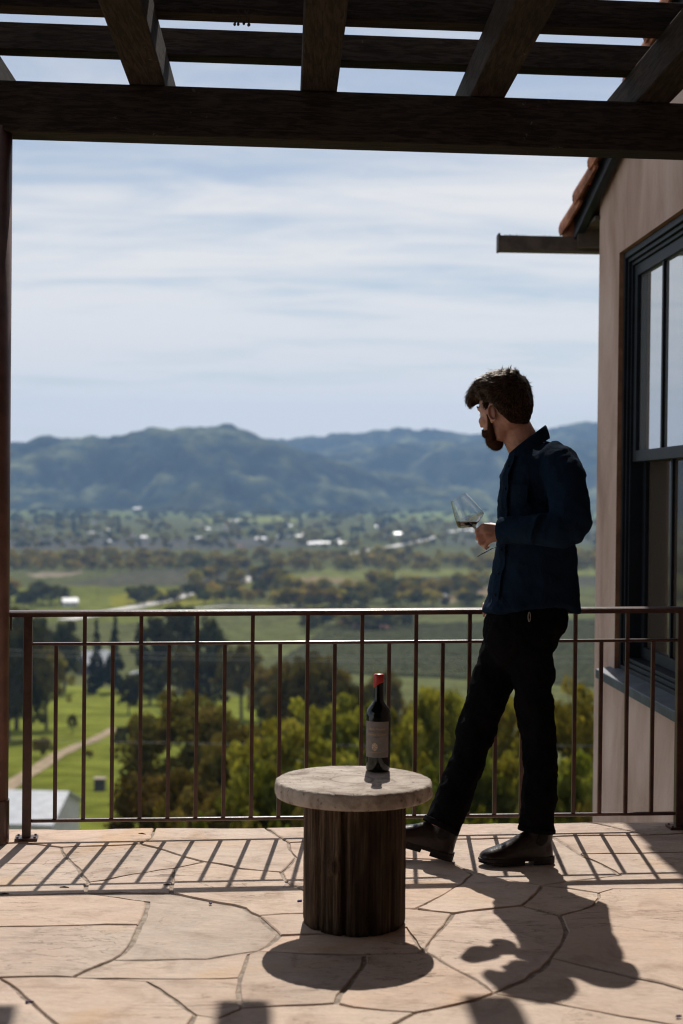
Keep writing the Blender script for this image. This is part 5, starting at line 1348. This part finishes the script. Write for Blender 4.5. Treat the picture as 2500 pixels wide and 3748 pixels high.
NEAR = [
 ('oak0', 432, 1598, 100, 290, 'large olive brown oak rising from the meadow slope behind the left half of the railing', 'oak'),
 ('oak1', 372, 1752, 62, 190, 'low brownish oak at the foot of the large olive brown oak, above the terrace edge', 'oak'),
 ('oak2', 560, 1660, 84, 170, 'olive oak between the large brown oak and the bright green trees left of the table', 'oak'),
 ('oak1', 500, 1790, 52, 190, 'dark olive oak low behind the bottom rail, left of the stump table', 'oak'),
 ('spring0', 668, 1632, 66, 210, 'bright green leafy tree directly behind the left edge of the stump table', 'tree'),
 ('green0', 620, 1755, 48, 180, 'deep green tree low behind the bottom rail beside the left edge of the table top', 'tree'),
 ('spring1', 785, 1590, 80, 190, 'bright green tree rising above the table top, left of the bottle', 'tree'),
 ('green1', 745, 1718, 54, 190, 'green tree low behind the table top, left of the bottle', 'tree'),
 ('oak0', 712, 1506, 210, 190, 'yellowish topped oak standing between the dark hedge line and the vineyard', 'oak'),
 ('dark1', 812, 1572, 150, 110, 'dark leafy tree behind the bright green tree left of the bottle', 'tree'),
 ('green0', 918, 1640, 74, 150, 'green tree directly behind the neck of the bottle', 'tree'),
 ('spring2', 1005, 1545, 66, 150, 'tall slender fresh green tree between the bottle and the man, above the boots', 'tree'),
 ('green1', 1075, 1690, 52, 180, 'deep green tree seen low behind the stretched leg of the man', 'tree'),
 ('yellow0', 1162, 1584, 70, 140, 'yellow green tree framed between the two legs of the man', 'tree'),
 ('spring1', 1205, 1690, 52, 150, 'bright green tree low behind the standing leg of the man', 'tree'),
 ('yellow1', 1316, 1568, 72, 170, 'golden yellow green tree between the standing leg of the man and the house wall', 'tree'),
 ('green0', 1300, 1735, 46, 190, 'green tree low beside the foot of the house wall', 'tree'),
 ('oak2', 880, 1760, 44, 220, 'olive tree low behind the stump table and the bottom rail', 'tree'),
 ('oak1', 955, 1610, 120, 110, 'olive tree right of the bottle neck beyond the fresh green trees', 'oak'),
 ('dark0', 40, 1392, 330, 130, 'tall dark evergreen next to the pipe post, highest of the trees beyond the meadow', 'tree'),
 ('dark1', 20, 1440, 290, 150, 'broad dark evergreen at the left edge of the meadow behind the railing post', 'tree'),
 ('oak2', 108, 1488, 330, 105, 'brownish rounded tree between the railing post and the first bars, beyond the meadow', 'tree'),
 ('conifer0', 222, 1424, 470, 40, 'pointed dark conifer above the grey farmhouse, left of a matching one', 'conifer'),
 ('conifer0', 264, 1416, 470, 46, 'pointed dark conifer above the grey farmhouse, right of a matching one', 'conifer'),
 ('dark0', 352, 1408, 460, 84, 'dark evergreen right of the pointed conifers, beyond the meadow', 'tree'),
 ('dark1', 412, 1392, 480, 92, 'broad dark evergreen crossing the top rail beside the pale road', 'tree'),
 ('dark0', 476, 1412, 450, 78, 'dark evergreen at the right end of the row beyond the meadow', 'tree'),
 ('dark1', 150, 1428, 470, 70, 'dark evergreen behind the second bar of the railing, left of the farmhouse', 'tree'),
 ('dark0', 90, 1408, 480, 66, 'dark evergreen behind the first bars, just under the top rail', 'tree'),
 ('dark1', 62, 1545, 300, 90, 'low dark evergreen closing the meadow beside the railing post', 'tree'),
 ('dark0', 345, 1528, 420, 76, 'dark round topped tree at the far edge of the meadow beside the parked cars', 'tree'),
 ('oak0', 420, 1490, 400, 90, 'yellowish oak at the far edge of the meadow', 'oak'),
 ('dark1', 480, 1520, 380, 96, 'dark tree at the right far corner of the meadow', 'tree'),
 ('oak2', 556, 1480, 360, 110, 'olive oak right of the meadow, in front of the vineyard', 'oak'),
 ('oak1', 630, 1520, 300, 120, 'brown tinged oak left of the yellowish topped oak below the vineyard', 'oak'),
 ('dark0', 640, 1570, 220, 110, 'dark tree below the brown tinged oak beside the meadow corner', 'tree'),
 ('oak0', 880, 1540, 260, 90, 'olive tree at the lower edge of the vineyard behind the bottle', 'oak'),
 ('dark1', 760, 1530, 280, 80, 'dark tree at the lower edge of the vineyard, left of the bottle', 'tree'),
]
for n_, (key, dx, top, d, w, lab, cat) in enumerate(NEAR): plant_px(key, dx, top, d, w * (1.5 if d < 90 else 1.15), lab, cat)
plant_px('dark0', 296, 1546, 0, 58, 'lone dark round tree standing on the meadow near the farmhouse', 'tree', base=1640)
plant_px('dark1', 288, 1668, 0, 62, 'dark bush on the meadow to the right of the dirt path', 'bush', base=1722)
plant_px('oak1', 166, 1638, 0, 26, 'small slim tree alone in the middle of the meadow', 'tree', base=1684)
plant_px('shrub0', 96, 1695, 0, 56, 'greyish shrub on the meadow above the dirt path', 'bush', base=1738)
plant_px('shrub0', 204, 1722, 0, 26, 'small shrub beside the dirt path', 'bush', base=1742)
for k in range(16):                       # shrubs on the bank right below the terrace
    dx = 140 + k * 82 + random.uniform(-20, 20); d = random.uniform(20, 34)
    p = P(dx, random.uniform(1835, 1885), d); H = p.z - tz1(p.x, p.y)
    if H > .8 and dx > 300: plant('oak%d' % (k % 3) if k % 2 else 'green%d' % (k % 2), p.x, p.y, H, 130 * S / FPX * d / 2, 'leafy shrub crown just showing above the terrace edge under the bottom rail', 'bush', 'shrubs on the bank below the terrace')
rv = random.Random(21)
def scatter(keys, n, x0, x1, y0, y1, h0, h1, wf, label, group, cat='tree', keep=None):
    k = 0; guard = 0
    while k < n and guard < n * 20:
        guard += 1
        dx, dy = rv.uniform(x0, x1), rv.uniform(y0, y1)
        if keep and not keep(dx, dy): continue
        g = ground_at(dx, dy); hp = rv.uniform(h0, h1); H = hp * S / FPX * g.y; w = H * rv.uniform(*wf) / 2
        plant(rv.choice(keys), g.x, g.y, H, w, label, cat, group); k += 1
FAR = []
def distant(keys, n, x0, x1, y0, y1, h0, h1, wf, *_):
    for k in range(n):
        dx, dy = rv.uniform(x0, x1), rv.uniform(y0, y1); g = ground_at(dx, dy); H = rv.uniform(h0, h1) * S / FPX * g.y
        FAR.append((rv.choice(keys), g, H, H * rv.uniform(*wf) / 2, rv.uniform(0, 6.28)))
def build_far():
    cos_, cols, mis = [], [], []
    for key, g, H, Rx, rz in FAR:
        me = PROTO[key][3]; n = 4 * 420; co = np.empty(len(me.vertices) * 3, np.float32); me.vertices.foreach_get('co', co); co = co.reshape(-1, 3)[:n]
        c4 = np.empty(len(me.vertices) * 4, np.float32); me.color_attributes['tint'].data.foreach_get('color', c4); c4 = c4.reshape(-1, 4)[:n]
        q = co.reshape(-1, 4, 3)[::2]; c_ = c4.reshape(-1, 4, 4)[::2]
        q = (q - q.mean(1, keepdims=True)) * 1.35 + q.mean(1, keepdims=True)
        a, b = math.cos(rz), math.sin(rz); sx, sz = Rx / PROTO[key][2], H / PROTO[key][1]
        x, y, z = q[..., 0] * sx, q[..., 1] * sx, q[..., 2] * sz
        cos_.append(np.stack([x * a - y * b + g.x, x * b + y * a + g.y, z + g.z], -1)); cols.append(c_ * rv.uniform(.7, 1.3)); mis.append(np.full(len(q), 0 if 'dark' in key else 1))
    co = np.concatenate(cos_).reshape(-1, 3).astype(np.float32); cl = np.concatenate(cols).reshape(-1, 4).astype(np.float32); mi = np.concatenate(mis).astype(np.int32); n = len(mi)
    me = bpy.data.meshes.new('distant_woodland'); me.vertices.add(4 * n); me.vertices.foreach_set('co', co.ravel()); me.loops.add(4 * n); me.loops.foreach_set('vertex_index', np.arange(4 * n, dtype=np.int32))
    me.polygons.add(n); me.polygons.foreach_set('loop_start', np.arange(0, 4 * n, 4, dtype=np.int32)); me.polygons.foreach_set('loop_total', np.full(n, 4, np.int32)); me.polygons.foreach_set('material_index', mi); me.update(calc_edges=True)
    me.color_attributes.new('tint', 'FLOAT_COLOR', 'POINT').data.foreach_set('color', cl.ravel()); me.materials.append(L_VDARK); me.materials.append(L_VAL)
    o = bpy.data.objects.new('distant_woodland', me); COL.objects.link(o); o['kind'] = 'stuff'
V4 = [f'valley{i}' for i in range(4)]; D4 = [f'valleydark{i}' for i in range(4)]
noroad = lambda dx, dy: not (abs(dx - 1.6 * (1312 - dy) - 612) < 26 and dy > 1296)
scatter([f'belt{i}' for i in range(4)], 260, -20, 1400, 1282, 1313, 17, 31, (.9, 1.5), 'olive yellow tree in the long belt crossing the valley floor below the town', 'trees in the belt across the valley floor', keep=noroad)
scatter(V4 + V4 + D4, 84, 630, 1110, 1350, 1398, 26, 44, (.9, 1.4), 'spring coloured tree in the grove around the scattered farm buildings just above the top rail', 'trees in the grove above the top rail')
scatter(V4 + D4, 44, 440, 660, 1312, 1388, 26, 42, (.9, 1.4), 'olive tree beside the pale winding road in the middle of the valley', 'trees beside the winding valley road', keep=lambda dx, dy: abs((dx - 440) / 180 * -53 + 1361 - dy) > 8)
scatter(D4, 14, 300, 480, 1372, 1392, 24, 38, (.9, 1.3), 'dark tree in the short row above the top rail beside the road bend', 'dark trees by the road bend')
scatter(D4 + V4[:1], 8, 10, 140, 1378, 1398, 28, 60, (.8, 1.2), 'dark tree at the left edge of the green field above the top rail', 'dark trees at the left of the green field')
scatter(D4 + V4[:1], 26, 690, 940, 1430, 1452, 24, 44, (.8, 1.2), 'dark tree around the red roofed house behind the railing', 'dark trees round the red roofed house')
distant(D4 + V4 + V4, 420, -20, 1400, 1196, 1262, 10, 20, (.9, 1.5), 'dull bluish green tree among the far houses of the valley town', 'trees of the valley town')
scatter(['valleycon'], 30, -20, 1390, 1205, 1262, 22, 44, (.28, .40), 'tall dark conifer standing out of the valley town trees', 'tall conifers of the valley town', 'conifer')
distant(D4, 190, -20, 1400, 1176, 1196, 8, 16, (1.1, 2.0), 'hazy dark tree in the row along the foot of the hills', 'hazy trees at the foot of the hills')

for x0, x1 in ((-1500, -30), (1410, 2900)):      # the same woods go on to either side of the view
    distant(D4 + V4 + V4, 420, x0, x1, 1196, 1262, 10, 20, (.9, 1.5)); distant(D4, 160, x0, x1, 1176, 1196, 8, 16, (1.1, 2.0)); distant(V4 + V4 + D4, 200, x0, x1, 1282, 1313, 17, 31, (.9, 1.5)); distant(V4 + D4, 130, x0, x1, 1350, 1480, 26, 44, (.9, 1.4))
build_far()

# ------------------------------------------------------------------ vine rows (nobody could count them)
def build_vines():
    mb = MB(); rr = random.Random(8)
    A, B, C_, D_ = ground_at(620, 1535), ground_at(1420, 1580), ground_at(1440, 1425), ground_at(760, 1438)
    for i in range(92):
        t = i / 91
        p, q = A + (D_ - A) * t, B + (C_ - B) * t; n = 60; prev = None
        for k in range(n + 1):
            c = p + (q - p) * (k / n); z = tz1(c.x, c.y); h = rr.uniform(.9, 1.5); w = .45
            ring = [Vector((c.x, c.y - w, z)), Vector((c.x, c.y - w * .7, z + h)), Vector((c.x, c.y + w * .7, z + h)), Vector((c.x, c.y + w, z))]
            if prev and rr.random() > .06: mb.add(prev + ring, [(0, 1, 5, 4), (1, 2, 6, 5), (2, 3, 7, 6)])
            prev = ring
    o = mb.build('vine_rows', paint('vine foliage', (.105, .108, .036), 1.0, .3, .5)); o['kind'] = 'stuff'
build_vines()

# ------------------------------------------------------------------ buildings in the valley
M_WHITEW = paint('off white boards', (.62, .60, .56), .8, .08, 2); M_GREYROOF = paint('grey metal roof', (.40, .42, .45), .45, .12, 1.5, 0, .0); M_WHITER = paint('white metal roof', (.72, .72, .72), .4, .06, 1)
M_REDROOF = paint('red clay roof', (.26, .10, .065), .9, .2, 1); M_TAN = paint('tan plaster', (.40, .32, .24), .9, .1, 1); M_WIN = NT('dark far window').set(Base_Color=(.02, .022, .026), Roughness=.1).m
M_BLUE = paint('blue boards', (.045, .10, .20), .7, .1, 2); M_SLATE = paint('dark slate roof', (.06, .06, .065), .8, .2, 1)
def far_house(name, dx, base, wpx, hpx, deep, wall, roof, label, cat='house', yaw=0.0, d=None, group=None, nwin=3, rooffrac=.42, ridge='x', over=.4):
    if d is None: g = ground_at(dx, base); d = g.y
    else: g = P(dx, base, d); g.z = tz1(g.x, g.y)
    w = wpx * S / FPX * d; h = hpx * S / FPX * d; hw = h * (1 - rooffrac); hr = h * rooffrac
    hs = thing(name, (g.x, g.y, g.z), label, cat, group)
    M = Matrix.Translation((g.x, g.y, g.z)) @ Matrix.Rotation(yaw, 4, 'Z'); X, Y = w / 2, deep / 2
    V = lambda x, y, z: M @ Vector((x, y, z))
    mb = MB(); v = [V(-X, -Y, -2), V(X, -Y, -2), V(X, Y, -2), V(-X, Y, -2), V(-X, -Y, hw), V(X, -Y, hw), V(X, Y, hw), V(-X, Y, hw)]
    f = [(0, 1, 5, 4), (1, 2, 6, 5), (2, 3, 7, 6), (3, 0, 4, 7), (4, 5, 6, 7)]
    if ridge == 'x': v += [V(-X, 0, hw + hr * .96), V(X, 0, hw + hr * .96)]; f += [(4, 8, 7), (5, 6, 9)]
    else: v += [V(0, -Y, hw + hr * .96), V(0, Y, hw + hr * .96)]; f += [(4, 5, 8), (6, 7, 9)]
    mb.add(v, f); mb.build('wall', wall, hs)
    o = over; rb = MB()
    if ridge == 'x': e = [(-X - o, -Y - o, hw - .1), (X + o, -Y - o, hw - .1), (X + o, 0, hw + hr), (-X - o, 0, hw + hr), (X + o, Y + o, hw - .1), (-X - o, Y + o, hw - .1)]
    else: e = [(-X - o, Y + o, hw - .1), (-X - o, -Y - o, hw - .1), (0, -Y - o, hw + hr), (0, Y + o, hw + hr), (X + o, -Y - o, hw - .1), (X + o, Y + o, hw - .1)]
    v = [V(*p) for p in e] + [V(p[0], p[1], p[2] - .15) for p in e]
    rb.add(v, [(0, 1, 2, 3), (3, 2, 4, 5), (6, 9, 8, 7), (9, 11, 10, 8), (0, 6, 7, 1), (4, 10, 11, 5), (1, 7, 8, 2), (2, 8, 10, 4), (0, 3, 9, 6), (3, 5, 11, 9)])
    rb.build('roof', roof, hs)
    for i in range(nwin):
        x = -X + w * (i + .75) / (nwin + .5); s_ = min(w / (nwin * 3.2), hw * .35)
        MB().box(None, (s_, .12, hw * .34), M=M @ Matrix.Translation((x, -Y - .03, hw * .56))).build('window', M_WIN, hs)
    return hs, M, (w, hw, hr)
hs, M_, (w_, hw_, hr_) = far_house('shed', 84, 1990, 132, 178, 8.6, M_WHITEW, M_GREYROOF, 'small off white shed with a grey metal roof below the terrace at lower left', 'shed', R(-4), d=112, nwin=2, rooffrac=.25, over=.3)
MB().box(None, (w_ * .99, .12, .55), M=M_ @ Matrix.Translation((0, -4.38, 1.6))).build('blue_band', M_BLUE, hs)
MB().box(None, (w_ * .95, 1.6, .1), M=M_ @ Matrix.Translation((-.3, -5.2, 1.2))).build('porch_roof', M_WHITER, hs)
far_house('farmhouse', 218, 1545, 62, 52, 11, M_SLATE, M_GREYROOF, 'grey roofed farmhouse half hidden in the dark trees beyond the meadow', 'house', R(28), nwin=3, rooffrac=.55)
far_house('red_roofed_house', 850, 1446, 78, 18, 14, M_TAN, M_REDROOF, 'long low house with a red clay roof at the top of the vineyard', 'house', R(6), nwin=5, rooffrac=.5)
far_house('red_roofed_house', 800, 1440, 40, 16, 9, M_TAN, M_REDROOF, 'small red roofed annex left of the long low red roofed house', 'house', R(-8), nwin=2, rooffrac=.5)
far_house('white_cottage', 160, 1392, 34, 20, 9, M_WHITEW, M_GREYROOF, 'small white cottage in the green field just above the top rail at left', 'house', R(18), nwin=2)
far_house('white_cottage', 1013, 1376, 20, 14, 9, M_WHITEW, M_WHITER, 'small white house with bright roof in the grove left of the man', 'house', R(-20), nwin=2)
far_house('farm_building', 925, 1362, 22, 9, 10, M_TAN, M_WHITER, 'low pale farm building with a bright roof in the middle of the grove', 'barn', R(10), nwin=2)
far_house('farm_building', 755, 1382, 34, 10, 12, M_SLATE, M_GREYROOF, 'low grey farm building in the grove above the bottle', 'barn', R(-5), nwin=2)
for i, (dx, base, w, h, lab) in enumerate([(78, 1165, 36, 9, 'left block of the long white winery buildings at the foot of the hills'), (122, 1165, 40, 10, 'right block of the long white winery buildings at the foot of the hills'), (317, 1172, 20, 7, 'white building at the foot of the hills right of the long winery buildings'),
        (512, 1166, 16, 6, 'white building on the lower hillside left of centre'), (742, 1251, 56, 8, 'long white shed in the valley town left of the highway'), (918, 1230, 26, 8, 'bright white shed just above the highway'), (716, 1252, 22, 8, 'pale shed left of the long white shed in the valley town'),
        (785, 1252, 26, 8, 'pale shed right of the long white shed in the valley town'), (600, 1240, 24, 7, 'pale barn in the valley town near the centre'), (665, 1234, 60, 6, 'very long pale roofed shed in the middle of the valley town'), (250, 1246, 22, 6, 'pale barn among the town trees at left'),
        (330, 1236, 14, 6, 'little white house among the town trees left of centre'), (540, 1200, 22, 6, 'pale building in the sunny strip below the hills'), (1075, 1222, 20, 7, 'white shed at the right end of the highway beside the man'), (210, 1226, 12, 6, 'tiny pale house among the town trees at left'),
        (455, 1238, 16, 6, 'tiny pale house among the town trees near the centre'), (870, 1212, 16, 6, 'tiny pale house left of the wine glass in the town')]):
    far_house('white_building', dx, base, w, h, 14, M_WHITEW, M_WHITER if i % 3 else M_GREYROOF, lab, 'building', R(rv.uniform(-15, 15)), nwin=3 if w > 20 else 1, rooffrac=.45)

for i in range(30):
    far_house('town_house', rv.uniform(30, 1120), rv.uniform(1200, 1256), rv.uniform(7, 13), rv.uniform(4, 6), 9, M_WHITEW if i % 3 else M_TAN, (M_GREYROOF, M_REDROOF, M_SLATE)[i % 3], 'small pale house among the trees of the valley town', 'house', R(rv.uniform(-30, 30)), group='small pale houses of the valley town', nwin=1, rooffrac=.45)

# ------------------------------------------------------------------ cars, box, poles and wires
def car_proto():
    c = thing('parked_car', (0, 0, 0), 'white car', 'car'); prof = [(-2.1, .35), (-2.15, .75), (-1.2, .92), (-.65, 1.38), (.75, 1.42), (1.45, .98), (2.1, .88), (2.18, .4)]
    m = MB(); m.loft([[Vector((x, y * (1 if z < 1 else .85), z)) for x, z in prof] for y in (-.86, .86)], True)
    m.build('body', paint('white car paint', (.7, .7, .7), .15, .03), c, False, bevel=.06)
    g = MB(); g.loft([[Vector((x, y, z)) for x, z in ((-1.02, .97), (-.6, 1.33), (.7, 1.36), (1.2, 1.0))] for y in (-.80, .80)], True); g.build('window', M_WIN, c)
    for x in (-1.3, 1.35):
        for y in (-.8, .8):
            w = MB().tube([(x, y - .1, .33), (x, y + .1, .33)], [.33, .33], 16, (1, 0, 0)); w.build('wheel', M_SOLE, c)
    return c
def place_car(o, dx, dy, rz, lab):
    g = ground_at(dx, dy); o.location = (g.x, g.y, g.z); o.rotation_euler = (0, 0, rz); o['label'] = lab; o['group'] = 'white cars down in the valley'
car = car_proto()
cars = [(340, 1547, 1.9, 'white car parked under the dark trees beyond the meadow, right of the farmhouse'), (312, 1549, .4, 'white car parked beyond the meadow, nearest to the farmhouse'), (335, 1560, .2, 'white car nearest the meadow among the cars beside the dark trees'),
        (962, 1240, .5, 'white car on the highway, left of a close pair'), (975, 1236, .5, 'white car on the highway, just behind the leading one'), (1012, 1229, .5, 'white car on the highway at the right, near the wine glass'), (490, 1668, 2.2, 'white car at the right edge of the meadow beside the oak')]
for i, a in enumerate(cars): place_car(car if i == 0 else copy_tree(car), *a)
g = ground_at(229, 1815); bx = thing('utility_box', tuple(g), 'dark utility cabinet with a pale lid standing on the meadow edge below the terrace', 'cabinet')
MB().box(g + Vector((0, 0, .75)), (1.3, 1.1, 1.5)).build('cabinet', M_SLATE, bx, bevel=.05); MB().box(g + Vector((0, 0, 1.56)), (1.45, 1.25, .12)).build('lid', M_TAN, bx, bevel=.03)
def build_line():
    pA, pB = P(-420, 1480, 70), P(2000, 1502, 70)
    ln = thing('power_line', (pA.x, pA.y, tz1(pA.x, pA.y)), 'thin grey overhead wires strung across the slope below the terrace', 'power line')
    mw = paint('grey wire', (.30, .29, .27), .5, .05)
    for o_, sag in ((Vector((0, 0, 0)), .30), (Vector((0, 1.1, -.32)), .34), (Vector((0, -1, -4.0)), .3)):
        mb = MB(); n = 30; mb.tube([pA + (pB - pA) * (i / n) + o_ - Vector((0, 0, 4 * sag * (i / n) * (1 - i / n))) for i in range(n + 1)], [.011] * (n + 1), 6, (0, 0, 1)); mb.build('wire', mw, ln)
    for p in (pA, pB):
        z = tz1(p.x, p.y); q = MB().tube([(p.x, p.y, z - 1), (p.x, p.y, p.z + .6)], [.15, .11], 10); q.box(Vector((p.x, p.y, p.z + .1)), (.12, 2.4, .14)); q.build('utility_pole', M_BARK, ln)
build_line()
for dx, top, base, lab in ((224, 1292, 1378, 'thin pole standing in the green field above the top rail'), (590, 1318, 1372, 'thin pole beside the winding road'), (888, 1300, 1345, 'thin pole at the edge of the dark field left of the wine glass')):
    g = ground_at(dx, base); p = P(dx, top, g.y); z = g.z
    m = MB().tube([(g.x, g.y, z - .5), (g.x, g.y, p.z)], [.16, .1], 8); m.box(Vector((g.x, g.y, p.z - .6)), (2.2, .12, .14)); setup(m.build('utility_pole', M_BARK, origin=(g.x, g.y, z)), lab, 'pole', 'utility poles in the fields')

# ------------------------------------------------------------------ purple petals and dry bits on the flags
M_PETAL = paint('purple petal', (.055, .022, .14), .7, .2, 80)
for i, (u, v_, lab) in enumerate([(1375, 441, 'purple petal on the flagstones beside the log stump'), (972, 453, 'purple petal on the flagstones between the railing shadow and the ochre stained flag'), (132, 908, 'purple petal in the lower left corner of the flagstones'), (1568 + 1548, 972, 'purple petal at the lower right edge of the flagstones')]):
    p = uv(u, v_); m = MB(); rr = random.Random(i)
    for k in range(2): m.ell(p + Vector((rr.uniform(-.006, .006), rr.uniform(-.004, .004), .004)), (.0075, .004, .003), Euler((0, 0, rr.uniform(0, 3))).to_matrix(), 8, 6)
    setup(m.build('petal', M_PETAL, None, True, origin=tuple(p)), lab, 'petal', 'purple petals on the terrace')
M_TWIG = paint('dry leaf bit', (.05, .032, .02), .9, .3, 60)
for i, (u, v_, lab) in enumerate([(295, 376, 'dry twig crossing the railing shadow at left'), (770, 365, 'dry leaf crumb in the railing shadow left of the stump'), (20, 407, 'dry twig at the left end of the railing shadow'), (652, 130, 'dark leaf crumb on the edge stone left of centre')]):
    p = uv(u, v_); m = MB(); rr = random.Random(i + 40); a = rr.uniform(-.4, .4)
    m.tube([p + Vector((-.015 * math.cos(a), -.015 * math.sin(a), .002)), p + Vector((0, .003, .003)), p + Vector((.015 * math.cos(a), .015 * math.sin(a), .002))], [.0012, .0026, .0012], 6)
    setup(m.build('dry_leaf', M_TWIG, None, True, origin=tuple(p)), lab, 'leaf', 'dry bits on the terrace')
